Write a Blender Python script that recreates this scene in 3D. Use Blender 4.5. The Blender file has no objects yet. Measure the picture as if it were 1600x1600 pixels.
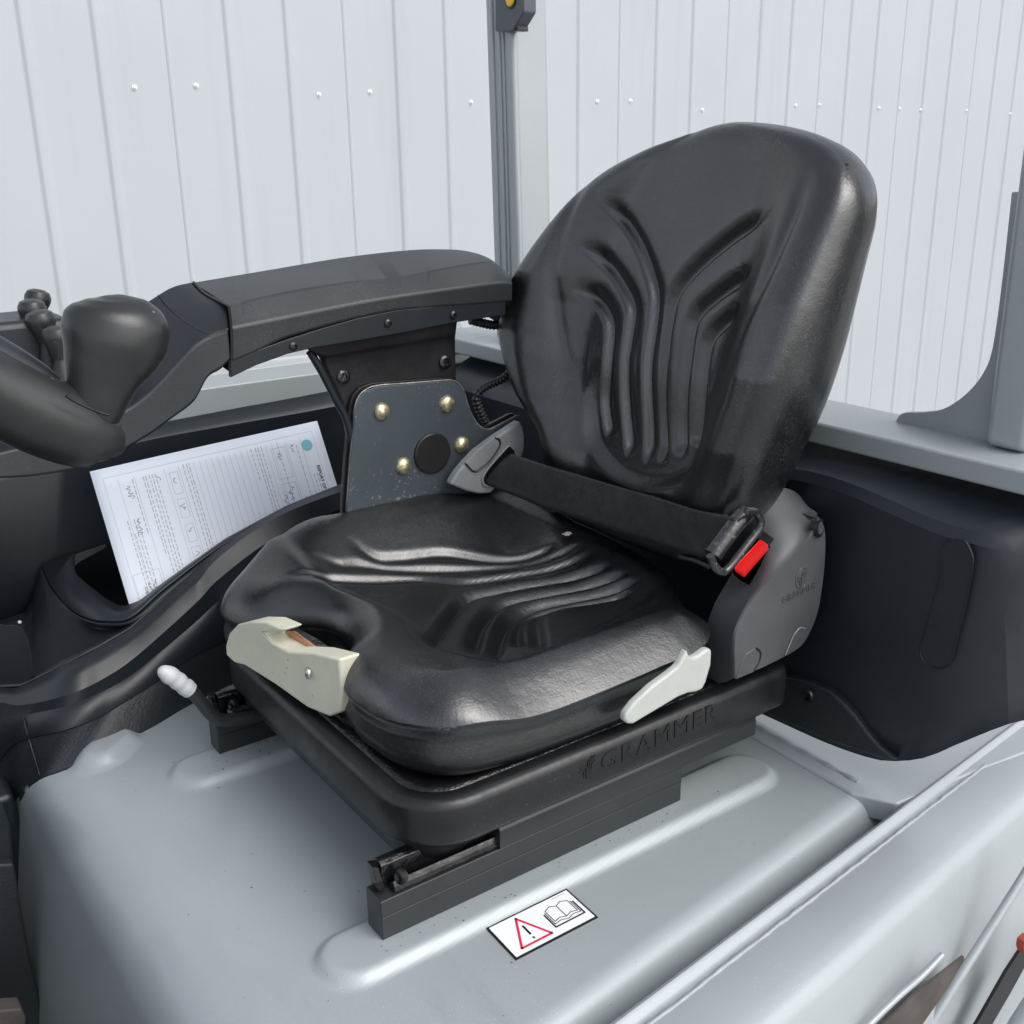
import bpy, bmesh, math, random
import numpy as np
from mathutils import Vector, Matrix
random.seed(7)
S = bpy.context.scene
COL = S.collection
# ------------------------------------------------------------------ camera, world, sun, exposure
FPX = 1680.0
CAM = np.array([0.0, 0.0, 0.85])
def _basis(yaw, pit, rol):
    f = np.array([math.cos(yaw)*math.cos(pit), math.sin(yaw)*math.cos(pit), -math.sin(pit)])
    r = np.cross(f, [0, 0, 1.0]); r /= np.linalg.norm(r); u = np.cross(r, f)
    c, s = math.cos(rol), math.sin(rol)
    return np.array([c*r+s*u, -s*r+c*u, f])
RB = _basis(math.radians(54.65), math.radians(18.5), math.radians(-0.85))
cam = bpy.data.cameras.new("camera"); co = bpy.data.objects.new("camera", cam); COL.objects.link(co)
cam.sensor_width = 36; cam.lens = 36*FPX/1600; cam.clip_start = 0.02; cam.clip_end = 500
m = Matrix(((RB[0][0], RB[1][0], -RB[2][0], CAM[0]), (RB[0][1], RB[1][1], -RB[2][1], CAM[1]),
            (RB[0][2], RB[1][2], -RB[2][2], CAM[2]), (0, 0, 0, 1)))
co.matrix_world = m
S.camera = co
SUN_EL, SUN_AZ = 46.0, -68.0          # azimuth measured from +X towards +Y
w = bpy.data.worlds.new("World"); S.world = w; w.use_nodes = True
nt = w.node_tree; nt.nodes.clear()
sky = nt.nodes.new('ShaderNodeTexSky'); sky.sky_type = 'NISHITA'; sky.sun_disc = False
sky.sun_elevation = math.radians(SUN_EL); sky.sun_rotation = math.radians(90-SUN_AZ)
sky.air_density = 1.0; sky.dust_density = 2.5; sky.ozone_density = 1.0
hs = nt.nodes.new('ShaderNodeHueSaturation'); hs.inputs['Saturation'].default_value = 0.34
bg = nt.nodes.new('ShaderNodeBackground'); bg.inputs[1].default_value = 0.15
out = nt.nodes.new('ShaderNodeOutputWorld')
nt.links.new(sky.outputs[0], hs.inputs['Color']); nt.links.new(hs.outputs[0], bg.inputs[0]); nt.links.new(bg.outputs[0], out.inputs[0])
sl = bpy.data.lights.new("sun", 'SUN'); sl.energy = 0.75; sl.angle = math.radians(44); sl.color = (1.0, 0.985, 0.965)
so = bpy.data.objects.new("sun", sl); COL.objects.link(so)
sd = Vector((math.cos(math.radians(SUN_EL))*math.cos(math.radians(SUN_AZ)), math.cos(math.radians(SUN_EL))*math.sin(math.radians(SUN_AZ)), math.sin(math.radians(SUN_EL))))
so.rotation_euler = sd.to_track_quat('Z', 'Y').to_euler()
S.view_settings.view_transform = 'Standard'; S.view_settings.look = 'None'
S.view_settings.exposure = 0.80; S.view_settings.gamma = 1

# ------------------------------------------------------------------ helpers
def ray(px, py):
    return np.array([(px-800)/FPX, (800-py)/FPX, 1.0]) @ RB
def at(px, py, ax, val):
    """a point of the photo's sight line where it meets the real plane x, y or z = val (metres)"""
    d = ray(px, py); k = 'xyz'.index(ax); t = (val-CAM[k])/d[k]; return CAM+t*d
def cr(pts, n):
    """Catmull-Rom resample by arc length"""
    P = np.array(pts, float)
    if len(P) == 2:
        t = np.linspace(0, 1, n)[:, None]; return P[0]*(1-t)+P[1]*t
    Q = np.vstack([2*P[0]-P[1], P, 2*P[-1]-P[-2]]); o = []
    for i in range(1, len(Q)-2):
        p0, p1, p2, p3 = Q[i-1:i+3]
        for t in np.linspace(0, 1, 24, endpoint=False):
            o.append(.5*((2*p1)+(-p0+p2)*t+(2*p0-5*p1+4*p2-p3)*t*t+(-p0+3*p1-3*p2+p3)*t**3))
    o.append(P[-1]); o = np.array(o)
    s = np.r_[0, np.cumsum(np.linalg.norm(np.diff(o, axis=0), axis=1))]
    q = np.linspace(0, s[-1], n)
    return np.stack([np.interp(q, s, o[:, k]) for k in range(o.shape[1])], 1)
def cr_closed(pts, n):
    P = [tuple(p) for p in pts]; k = len(P); o = []
    Q = np.array(P, float)
    for i in range(k):
        p0, p1, p2, p3 = Q[i-1], Q[i], Q[(i+1) % k], Q[(i+2) % k]
        for t in np.linspace(0, 1, 24, endpoint=False):
            o.append(.5*((2*p1)+(-p0+p2)*t+(2*p0-5*p1+4*p2-p3)*t*t+(-p0+3*p1-3*p2+p3)*t**3))
    o.append(o[0]); o = np.array(o)
    s = np.r_[0, np.cumsum(np.linalg.norm(np.diff(o, axis=0), axis=1))]
    q = np.linspace(0, s[-1], n, endpoint=False)
    return np.stack([np.interp(q, s, o[:, j]) for j in range(o.shape[1])], 1)
def sstep(a, b, x):
    t = np.clip((np.asarray(x, float)-a)/(b-a), 0, 1); return t*t*(3-2*t)
def thing(name, label, cat, loc=(0, 0, 0), group=None):
    o = bpy.data.objects.new(name, None); COL.objects.link(o); o.location = loc
    o.empty_display_size = .05
    o['label'] = label; o['category'] = cat
    if group: o['group'] = group
    return o
def mk(name, verts, faces, mat, parent=None, sharp=35, bevel=0, seg=3, solid=0, label=None, sub=0):
    me = bpy.data.meshes.new(name); me.from_pydata([tuple(map(float, v)) for v in verts], [], [tuple(int(i) for i in f) for f in faces])
    me.validate(); bm = bmesh.new(); bm.from_mesh(me); bmesh.ops.recalc_face_normals(bm, faces=bm.faces); bm.to_mesh(me); bm.free()
    me.shade_smooth()
    if sharp < 180: me.set_sharp_from_angle(angle=math.radians(sharp))
    me.materials.append(mat)
    o = bpy.data.objects.new(name, me); COL.objects.link(o)
    if parent is not None:
        o.parent = parent; o.matrix_parent_inverse = Matrix.Translation(-world_loc(parent))
    if solid:
        s = o.modifiers.new('solid', 'SOLIDIFY'); s.thickness = solid; s.offset = -1
    if bevel:
        b = o.modifiers.new('bevel', 'BEVEL'); b.width = bevel; b.segments = seg; b.limit_method = 'ANGLE'; b.angle_limit = math.radians(30)
    if sub:
        s = o.modifiers.new('sub', 'SUBSURF'); s.levels = sub; s.render_levels = sub
    if label: o['label'] = label
    return o
def world_loc(o):
    v = Vector(o.location); p = o.parent
    while p is not None:
        if p.type == 'EMPTY': v += Vector(p.location)
        p = p.parent
    return v if o.type == 'EMPTY' else Vector((0, 0, 0)) if o.parent is None else Vector((0, 0, 0))
def box(name, lo, hi, mat, parent=None, bevel=.002, **k):
    x0, y0, z0 = lo; x1, y1, z1 = hi
    v = [(x0, y0, z0), (x1, y0, z0), (x1, y1, z0), (x0, y1, z0), (x0, y0, z1), (x1, y0, z1), (x1, y1, z1), (x0, y1, z1)]
    f = [(0, 3, 2, 1), (4, 5, 6, 7), (0, 1, 5, 4), (1, 2, 6, 5), (2, 3, 7, 6), (3, 0, 4, 7)]
    return mk(name, v, f, mat, parent, bevel=bevel, **k)
def hexa(name, c8, mat, parent=None, bevel=.002, **k):
    """eight corners: 4 of one end then 4 of the other"""
    f = [(0, 3, 2, 1), (4, 5, 6, 7), (0, 1, 5, 4), (1, 2, 6, 5), (2, 3, 7, 6), (3, 0, 4, 7)]
    return mk(name, c8, f, mat, parent, bevel=bevel, **k)
def prism(name, pts, vec, mat, parent=None, bevel=.002, **k):
    n = len(pts); vec = np.array(vec, float)
    v = [np.array(p) for p in pts]+[np.array(p)+vec for p in pts]
    f = [tuple(range(n)), tuple(range(2*n-1, n-1, -1))]+[(i, (i+1) % n, n+(i+1) % n, n+i) for i in range(n)]
    return mk(name, v, f, mat, parent, bevel=bevel, **k)
def grid(name, G, mat, parent=None, close_u=False, close_v=False, caps=False, **k):
    G = np.array(G); a, b = G.shape[:2]; v = G.reshape(-1, 3); f = []
    for i in range(a if close_u else a-1):
        for j in range(b if close_v else b-1):
            i2, j2 = (i+1) % a, (j+1) % b
            f.append((i*b+j, i*b+j2, i2*b+j2, i2*b+j))
    if caps: f.append(tuple(range(b))); f.append(tuple((a-1)*b+j for j in range(b)))
    return mk(name, v, f, mat, parent, **k)
def loft(name, rows, n, mat, parent=None, k=0, **kw):
    R = np.array([cr(r, n) for r in rows])
    if k:
        R = np.stack([cr_param(R[:, j], k) for j in range(n)], 1)
    return grid(name, R, mat, parent, **kw)
def cr_param(P, k):
    Q = np.vstack([2*P[0]-P[1], P, 2*P[-1]-P[-2]]); o = []
    for i in range(1, len(Q)-2):
        p0, p1, p2, p3 = Q[i-1:i+3]
        for t in np.linspace(0, 1, k, endpoint=False):
            o.append(.5*((2*p1)+(-p0+p2)*t+(2*p0-5*p1+4*p2-p3)*t*t+(-p0+3*p1-3*p2+p3)*t**3))
    o.append(P[-1]); return np.array(o)
def tube(name, path, r, mat, parent=None, seg=14, n=40, caps=True, rfun=None, **k):
    P = cr(path, n); G = []
    up = np.array([0, 0, 1.0])
    for i in range(n):
        t = P[min(i+1, n-1)]-P[max(i-1, 0)]; t /= np.linalg.norm(t)+1e-9
        if i == 0:
            a = np.cross(t, up)
            if np.linalg.norm(a) < .1: a = np.cross(t, [1, 0, 0])
        else: a = a-np.dot(a, t)*t
        a = a/np.linalg.norm(a); b = np.cross(t, a)
        rr = r if rfun is None else rfun(i/(n-1))
        G.append([P[i]+rr*(math.cos(q)*a+math.sin(q)*b) for q in np.linspace(0, 2*math.pi, seg, endpoint=False)])
    return grid(name, G, mat, parent, close_v=True, caps=caps, sharp=60, **k)
def revolve(name, c, axis, prof, mat, parent=None, seg=24, **k):
    """prof: (radius, height along axis)"""
    axis = np.array(axis, float); axis /= np.linalg.norm(axis)
    a = np.cross(axis, [0, 0, 1.0])
    if np.linalg.norm(a) < .1: a = np.cross(axis, [1.0, 0, 0])
    a /= np.linalg.norm(a); b = np.cross(axis, a); c = np.array(c, float)
    G = [[c+h*axis+max(r, 1e-5)*(math.cos(q)*a+math.sin(q)*b) for q in np.linspace(0, 2*math.pi, seg, endpoint=False)] for r, h in prof]
    return grid(name, G, mat, parent, close_v=True, caps=True, **k)
def text_mesh(txt, size, extrude=0, bold=0, spacing=1.0):
    cu = bpy.data.curves.new('txt', 'FONT'); cu.body = txt; cu.size = size; cu.extrude = extrude; cu.offset = bold; cu.space_character = spacing
    cu.resolution_u = 3
    o = bpy.data.objects.new('txt', cu); COL.objects.link(o)
    dg = bpy.context.evaluated_depsgraph_get(); me = bpy.data.meshes.new_from_object(o.evaluated_get(dg))
    V = np.array([tuple(v.co) for v in me.vertices]); F = [tuple(p.vertices) for p in me.polygons]
    bpy.data.objects.remove(o); bpy.data.curves.remove(cu); bpy.data.meshes.remove(me)
    return V, F
def merge(parts):
    V = []; F = []
    for v, f in parts:
        b = len(V); V += [tuple(p) for p in v]; F += [tuple(i+b for i in q) for q in f]
    return V, F
def place(V, o, ex, ey, ez):
    return np.asarray(V)[:, :1]*np.array(ex)+np.asarray(V)[:, 1:2]*np.array(ey)+np.asarray(V)[:, 2:3]*np.array(ez)+np.array(o)

# ------------------------------------------------------------------ materials
def mat(name, base, rough=.5, crough=.14, metal=0, var=None, bump=None, bump2=None, coat=0, speck=None, spec=.5, streak=None, rvar=0):
    m = bpy.data.materials.new(name); m.use_nodes = True; t = m.node_tree; N = t.nodes; L = t.links
    b = N['Principled BSDF']; b.inputs['Base Color'].default_value = (*base, 1); b.inputs['Roughness'].default_value = rough
    b.inputs['Metallic'].default_value = metal; b.inputs['Specular IOR Level'].default_value = spec
    if coat: b.inputs['Coat Weight'].default_value = coat; b.inputs['Coat Roughness'].default_value = crough
    tc = N.new('ShaderNodeTexCoord'); col = None
    def noise(sc, det=4, ro=.6, vec=None):
        n = N.new('ShaderNodeTexNoise'); n.inputs['Scale'].default_value = sc; n.inputs['Detail'].default_value = det; n.inputs['Roughness'].default_value = ro
        L.new(vec if vec else tc.outputs['Object'], n.inputs['Vector']); return n.outputs['Fac']
    def mix(fac, a, bb):
        x = N.new('ShaderNodeMix'); x.data_type = 'RGBA'; L.new(fac, x.inputs[0])
        for s, v in ((6, a), (7, bb)):
            if isinstance(v, tuple): x.inputs[s].default_value = (*v, 1)
            else: L.new(v, x.inputs[s])
        return x.outputs[2]
    def ramp(fac, a, bb):
        r = N.new('ShaderNodeMapRange'); r.inputs[1].default_value = a; r.inputs[2].default_value = bb; L.new(fac, r.inputs[0]); return r.outputs[0]
    if var:
        sc, amt = var; f = ramp(noise(sc), .3, .7)
        col = mix(f, tuple(c*(1-amt) for c in base), tuple(min(1, c*(1+amt)) for c in base))
    if streak:
        mp = N.new('ShaderNodeMapping'); mp.inputs['Scale'].default_value = streak[0]; L.new(tc.outputs['Object'], mp.inputs[0])
        f = ramp(noise(1, 5, .6, mp.outputs[0]), streak[1], streak[1]+.15); col = mix(f, col if col else base, streak[2])
    if speck:
        for sc, th, c in speck:
            f = ramp(noise(sc, 1, .4), th, th+.04); f2 = ramp(noise(6, 3), .42, .6)
            mm = N.new('ShaderNodeMath'); mm.operation = 'MULTIPLY'; L.new(f, mm.inputs[0]); L.new(f2, mm.inputs[1])
            col = mix(mm.outputs[0], col if col else base, c)
    if col: L.new(col, b.inputs['Base Color'])
    if rvar:
        r = N.new('ShaderNodeMapRange'); r.inputs[1].default_value = .3; r.inputs[2].default_value = .7
        r.inputs[3].default_value = max(0.02, rough-rvar); r.inputs[4].default_value = rough+rvar; L.new(noise(9, 5, .65), r.inputs[0]); L.new(r.outputs[0], b.inputs['Roughness'])
    last = None
    for bp in (bump, bump2):
        if bp:
            n = N.new('ShaderNodeBump'); n.inputs['Strength'].default_value = bp[1]; n.inputs['Distance'].default_value = bp[2]
            if len(bp) > 3:
                v = N.new('ShaderNodeTexVoronoi'); v.feature = 'DISTANCE_TO_EDGE'; v.inputs['Scale'].default_value = bp[0]; L.new(tc.outputs['Object'], v.inputs['Vector']); h = v.outputs[0]
            else: h = noise(bp[0], 3, .6)
            L.new(h, n.inputs['Height'])
            if last: L.new(last, n.inputs['Normal'])
            last = n.outputs[0]
    if last: L.new(last, b.inputs['Normal'])
    return m
DUST = (.06, .064, .066)
vinyl = mat('black_vinyl', (.0036, .0048, .0058), .30, var=(5, .25), bump=(340, .28, .0008), bump2=(48, .22, .003), speck=[(600, .655, DUST), (1100, .66, DUST)], rvar=.05, spec=1.0)
plastic = mat('textured_black_plastic', (.0095, .0130, .0170), .42, var=(4, .15), bump=(520, .35, .0007), speck=[(700, .72, DUST)], rvar=.06)
panelp = mat('blue_black_panel_plastic', (.0105, .0145, .0200), .46, var=(3, .12), bump=(700, .3, .0006), speck=[(800, .72, DUST)], rvar=.05)
coarse = mat('coarse_black_plastic', (.012, .0155, .019), .5, bump=(230, .6, .0016), rvar=.05)
padp = mat('dusty_armrest_plastic', (.024, .0275, .030), .44, var=(6, .2), bump=(650, .3, .0006), speck=[(900, .62, (.10, .105, .10))])
housep = mat('worn_black_housing', (.075, .079, .084), .37, var=(10, .2), bump=(600, .35, .0006), speck=[(600, .70, DUST)], rvar=.08)
coverp = mat('oily_black_cover', (.009, .0098, .011), .36, var=(12, .4), bump=(140, .3, .0012), speck=[(300, .72, DUST)], rvar=.14)
greasy = mat('greasy_black_top', (.006, .006, .007), .25, var=(20, .5), bump=(60, .7, .004), rvar=.15)
railm = mat('black_painted_rail', (.018, .020, .022), .4, var=(7, .2), bump=(300, .12, .0005), rvar=.06, speck=[(500, .74, DUST)])
steel_dark = mat('greasy_rail_steel', (.03, .03, .03), .25, metal=.6, var=(60, .6), bump=(90, .5, .002), rvar=.12)
silver = mat('silver_grey_paint', (.325, .362, .370), .42, streak=((14, 3, 3), .60, (.285, .328, .335)), metal=.15, var=(3, .035), bump=(420, .22, .0006), bump2=(14, .05, .003), coat=.15, speck=[(260, .775, (.08, .08, .07)), (900, .72, (.75, .78, .8))], rvar=.05)
silver2 = mat('silver_frame_paint', (.335, .365, .375), .40, metal=.12, var=(4, .04), bump=(120, .2, .0012), bump2=(600, .1, .0005), coat=.2, speck=[(900, .72, (.75, .78, .8))])
weldm = mat('painted_weld', (.31, .34, .35), .42, metal=.12, bump=(90, .5, .003), bump2=(30, .3, .005), coat=.15)
wallm = mat('white_wall_sheet', (.40, .43, .455), .38, var=(1.2, .02), bump=(3, .12, .02), bump2=(70, .05, .001), spec=.4, speck=[(90, .76, (.34, .35, .35))], streak=((5, 5, .22), .56, (.372, .398, .418)))
screwm = mat('wall_screw', (.8, .81, .82), .3)
platem = mat('slate_grey_plate', (.062, .078, .090), .42, metal=.2, var=(8, .12), speck=[(220, .68, (.28, .30, .30)), (70, .74, (.3, .3, .27))], bump=(500, .12, .0005))
edgem = mat('worn_plate_edge', (.35, .33, .3), .4, metal=.7, var=(60, .5))
brass = mat('zinc_bolt', (.55, .50, .33), .38, metal=.85, var=(110, .6), bump=(220, .5, .001))
blackrub = mat('black_cap', (.010, .010, .011), .45, speck=[(300, .7, DUST)], bump=(300, .2, .0005))
clipm = mat('grey_housing_plastic', (.21, .22, .225), .42, var=(30, .15), bump=(600, .4, .0006), spec=.4)
webbing = mat('black_webbing', (.036, .036, .038), .6, bump=(700, .5, .0008), var=(30, .3), speck=[(420, .69, (.10, .10, .10))], spec=.3)
red = mat('red_button', (.62, .010, .010), .28, bump=(200, .05, .0004))
cream = mat('cream_plastic', (.57, .56, .45), .5, var=(18, .06), bump=(240, .15, .0008), speck=[(130, .73, (.2, .17, .1))])
whitep = mat('white_lever_plastic', (.43, .45, .42), .38, var=(30, .05), speck=[(110, .75, (.35, .25, .12))])
gripw = mat('white_grip', (.48, .49, .51), .45, bump=(120, .2, .001))
copper = mat('copper_spring', (.50, .26, .15), .4, metal=.6, var=(60, .4))
paper = mat('white_paper', (.78, .83, .92), .5, var=(3, .03), spec=.3, bump=(5, .15, .003))
ink = mat('print_ink', (.12, .14, .15), .7)
inkl = mat('light_print_ink', (.42, .45, .48), .7)
pen = mat('pen_ink', (.16, .17, .2), .7)
teal = mat('teal_seal', (.20, .52, .60), .6)
decalw = mat('decal_white', (.80, .81, .81), .35)
decalk = mat('decal_black', (.008, .008, .010), .35)
decalr = mat('decal_red', (.62, .02, .07), .35)
knobm = mat('worn_knob_rubber', (.018, .0195, .020), .33, var=(9, .3), bump=(420, .2, .0006), bump2=(16, .1, .004), rvar=.1, speck=[(120, .76, (.22, .22, .22))])
yellow = mat('yellow_button', (.85, .50, .02), .35)
bracketm = mat('dark_grey_latch', (.075, .085, .10), .45, bump=(500, .15, .0005))
groundm = mat('grey_concrete', (.30, .30, .29), .8, var=(1, .12), bump=(20, .4, .01))
rust = mat('dark_red_rust', (.32, .05, .03), .5)
brown = mat('brown_grime', (.07, .06, .055), .6, var=(30, .3))
lintm = mat('pinkish_lint', (.50, .42, .44), .7, bump=(200, .8, .003))
chrome = mat('bright_steel', (.6, .6, .6), .25, metal=1.0)
clearm = mat('scuffed_black_buckle', (.022, .022, .023), .25, var=(30, .5), bump=(80, .4, .002), coat=.4, speck=[(160, .66, (.15, .15, .14))])

# ------------------------------------------------------------------ ground and the clad wall
g = mk('ground', [(-60, -60, -2.2), (90, -60, -2.2), (90, 60, -2.2), (-60, 60, -2.2)], [(0, 1, 2, 3)], groundm); g['kind'] = 'structure'
YW = 5.78; RP = .3337
wall = thing('clad_wall', 'white ribbed sheet metal wall standing behind the truck', 'wall', (0, YW, -2.2))
def wall_panel(x0):
    # cross-section: three pans, two full ribs and a narrow lap joint at x0
    pr = [(0, 0), (.010, -.006), (.020, -.006), (.026, 0)]
    for k in (1, 2):
        c = k*RP+.013
        pr += [(c-.032, 0), (c-.014, -.011), (c+.014, -.011), (c+.032, 0)]
    pr += [(3*RP, 0)]
    G = [[(x0+a, YW+b, z) for a, b in pr] for z in (-2.2, 6.0)]
    return grid('cladding_panel', G, wallm, wall, sharp=20, bevel=.004, seg=2)
XJ = 1.733*5.78/5.0
k0 = -5
for k in range(k0, 13):
    wall_panel(XJ+k*3*RP)
scr = revolve('screw', (0, 0, 0), (0, -1, 0), [(.014, 0), (.014, .003), (.009, .006), (.008, .012), (.005, .015), (.0, .016)], screwm, wall, seg=12)
scr.matrix_parent_inverse = Matrix.Identity(4); first = True
for px, py in [(210, 137), (306, 134), (498, 148), (578, 144), (736, 160), (933, 159), (985, 158), (1097, 172), (1243, 165), (1280, 164), (1373, 169), (1405, 170), (1438, 172), (1510, 173), (1578, 178)]:
    p = at(px, py, 'y', YW)
    s = scr if first else scr.copy()
    if not first: COL.objects.link(s)
    s.parent = wall; s.location = (p[0], 0, p[2]+2.2); first = False

# ------------------------------------------------------------------ truck body
truck = thing('lift_truck', 'silver grey forklift body with black plastic trim carrying the operator seat', 'forklift', (.7, 1.2, -2.2))
HZ = -.012
def roll_x(s):      # s: arc length measured from the start of the front roundover; returns x,z
    R = .10; x0 = .315
    if s >= 0: return x0+s, 0.0
    a = -s/R
    if a < math.radians(80): return x0-R*math.sin(a), -R*(1-math.cos(a))
    a0 = math.radians(80); e = -s-R*a0
    return x0-R*math.sin(a0)-e*math.cos(a0), -R*(1-math.cos(a0))-e*math.sin(a0)
def roll_y(t, x):
    # near edge of the hood rolls down towards the side frame
    ye = .715+.075*(x-.55)/.65+.014
    R = .030
    y = ye+t
    if t >= 0: return y, 0.0
    a = -t/R
    if a < 1.2: return ye-R*math.sin(a), -R*(1-math.cos(a))
    e = -t-R*1.2
    return ye-R*math.sin(1.2)-e*math.cos(1.2), -R*(1-math.cos(1.2))-e*math.sin(1.2)
def seg_d(X, Y, a, b):
    ax, ay = a; bx, by = b; L2 = (bx-ax)**2+(by-ay)**2
    t = np.clip(((X-ax)*(bx-ax)+(Y-ay)*(by-ay))/L2, 0, 1)
    return np.hypot(X-ax-t*(bx-ax), Y-ay-t*(by-ay))
sv = np.r_[np.linspace(-.65, -.15, 8), np.linspace(-.14, 0, 16), np.linspace(.006, .92, 190)]
tv = np.r_[np.linspace(-.16, -.06, 5), np.linspace(-.054, 0, 10), np.linspace(.005, 1.08, 250)]
G = np.zeros((len(sv), len(tv), 3))
for i, s in enumerate(sv):
    x, z1 = roll_x(s)
    for j, t in enumerate(tv):
        y, z2 = roll_y(t, x); G[i, j] = (x, y, HZ+z1+z2)
X, Y = G[:, :, 0], G[:, :, 1]
bead = np.maximum(1-sstep(.034, .050, seg_d(X, Y, (.425, .917), (1.055, .917))), 1-sstep(.034, .052, seg_d(X, Y, (.425, 1.40), (1.055, 1.40))))
bump_ = 1-sstep(.018, .045, seg_d(X, Y, (.315, 1.535), (.345, 1.56)))
bump_[X < .2] = 0
G[:, :, 2] += .012*bead+.016*bump_
hood = grid('engine_hood', G, silver, truck, sharp=60)

# rear ledge with welds, behind the hood
prism('rear_ledge', [(1.135, .79, HZ-.03), (1.165, .735, HZ-.03), (1.30, .72, HZ-.03), (1.75, .66, HZ-.03), (1.75, 1.75, HZ-.03), (1.165, 1.75, HZ-.03)], (0, 0, .035), silver2, truck, bevel=.004)
tube('weld_seam', [(1.165, 1.2, -.008), (1.168, 1.0, -.008), (1.165, .80, -.008)], .006, weldm, truck, n=90, rfun=lambda t: .0045+.001*math.sin(t*60))

# side frame: plan lines tapering towards the rear
def yl(x, a, b):    # a at x=.59, b at x=1.33
    return a+(b-a)*(x-.59)/.74
secs = [(-.035, .010), (-.030, .002), (-.012, -.003)]
def frame_profile(x):
    r = yl(x, .661, .736)          # ridge line
    e = yl(x, .558, .640)          # outer rounded edge
    R = [(r+.024, -.16), (r+.018, -.05), (r+.012, -.016), (r+.007, -.005), (r+.001, -.001), (r-.004, -.003), (r-.007, -.008), (r-.012, -.010), (r-.018, -.008)]
    R += [(e+.03, -.010), (e+.012, -.013), (e+.003, -.019), (e-.004, -.030), (e-.012, -.055), (e-.040, -.14), (e-.052, -.168), (e-.056, -.9)]
    return [(x, y, z) for y, z in R]
grid('side_frame', [frame_profile(x) for x in np.linspace(.10, 1.75, 70)], silver2, truck, sharp=50)
rng = np.random.RandomState(3)
tube('weld_seam', [(x, yl(x, .661, .736)-.019+rng.uniform(-.0005, .0005), -.0088+rng.uniform(-.0003, .0003)) for x in np.linspace(.15, 1.35, 90)], .0032, weldm, truck, n=420, seg=8, rfun=lambda t: .0028+.0003*math.sin(t*260)+.0002*math.sin(t*61+2))

def ATs(pts, ax, val): return [at(x, y, ax, val) for x, y in pts]
# step and slot below the frame's outer edge
SY = .575
slot = prism('slot', ATs([(1330, 1680), (1381, 1600), (1440, 1545), (1506, 1494), (1507, 1500), (1480, 1545), (1442, 1600), (1400, 1680)], 'y', SY-.02), (0, .003, 0), brown, truck, bevel=.0)
tube('slot_rim', ATs([(1300, 1665), (1347, 1612), (1400, 1560), (1440, 1525), (1472, 1492)], 'y', SY-.02), .004, silver2, truck, seg=8)
tube('slot_rim', ATs([(1395, 1700), (1448, 1610), (1500, 1525), (1545, 1455), (1600, 1368), (1640, 1300)], 'y', SY-.015), .006, silver2, truck, seg=8)
prism('shadow_gap', ATs([(1490, 1660), (1530, 1594), (1572, 1520), (1610, 1462), (1660, 1400), (1664, 1408), (1618, 1480), (1580, 1550), (1545, 1610), (1512, 1670)], 'y', SY-.045), (0, .004, 0), decalk, truck, bevel=0)
tube('grab_rail', ATs([(1530, 1720), (1575, 1640), (1625, 1560), (1680, 1470)], 'y', SY-.055), .016, silver2, truck, seg=20)
prism('rust_spot', ATs([(1599, 1482), (1601, 1472), (1610, 1463), (1610, 1480), (1601, 1492)], 'y', SY-.060), (0, .01, 0), rust, truck, bevel=.001)  # dark red rust spot by the rail, built as a small raised piece
# rear beam, posts, gusset
BX = 1.25
zb0, zb1 = .437, .469
beam = prism('rear_beam', [(BX, .45, zb0), (BX, .45, zb1), (BX+.125, .45, zb1+.004), (BX+.125, .45, zb0)], (0, 1.62, 0), silver2, truck, bevel=.004)
def post(name, x0, x1, ya, yb, zb, lean, h):
    c = [(x0, ya, zb), (x1, ya, zb), (x1, yb, zb), (x0, yb, zb)]
    return hexa(name, c+[(x+lean[0]*h, y+lean[1]*h, zb+h) for x, y, z in c], silver2, truck, bevel=.011, seg=5)
zt = zb1+.004
pr_ = post('guard_post', 1.305, 1.42, .702, .760, zt, (0, .004), 1.3)
pl_ = post('guard_post', 1.30, 1.385, 1.79, 1.885, zt, (0.02, .054), 1.3)
# folded channel lips on the far post
for (y, wd) in ((1.858, .004), (1.835, .0035), (1.822, .003)):
    tube('post_lip', [(1.299, y, zt), (1.299+.02*.25, y+.0135, zt+.25), (1.299+.032, y+.0864, zt+1.6)], wd, silver2, truck, seg=8)
tube('post_lip', [(1.30, 1.84, zt), (1.30, 1.802, zt+.09), (1.302, 1.798, zt+.2), (1.308, 1.815, zt+.5), (1.33, 1.872, zt+1.6)], .007, silver2, truck, seg=10, n=60)
gp = [(1398, 664), (1402, 652), (1412, 645), (1440, 644), (1470, 640), (1497, 625), (1520, 604), (1537, 580), (1548, 552), (1557, 500), (1567, 420), (1580, 300), (1640, 300), (1640, 720), (1530, 706), (1460, 682)]
gpp = ATs(gp, 'x', 1.335)
prism('gusset_plate', list(cr([tuple(p) for p in gpp[:12]], 60))+gpp[12:], (.010, 0, 0), silver2, truck, bevel=.002)
tube('weld_seam', ATs([(1400, 668), (1440, 678), (1480, 690), (1528, 708), (1560, 716), (1600, 724)], 'x', 1.332), .004, weldm, truck, n=120, seg=8, rfun=lambda t: .004+.0012*math.sin(t*90))
# overhead guard roof carried by the posts, and the dashboard cowl at the front of the cab: both unseen, the dashboard added to darken the hood front
for yy in (.66, 1.90): box('roof_rail', (-.35, yy, zt+1.30), (1.40, yy+.07, zt+1.37), silver2, truck, bevel=.01)
for i in range(2): box('roof_bar', (-.34+i*1.60, .732, zt+1.305), (-.26+i*1.60, 1.898, zt+1.36), silver2, truck, bevel=.008)
box('dashboard', (-.65, .70, -2.1), (-.26, 2.0, .16), plastic, truck, bevel=.12)
box('floor_plate', (-.6, .60, -1.0), (.16, 1.95, -.95), brown, truck, bevel=.004)
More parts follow.
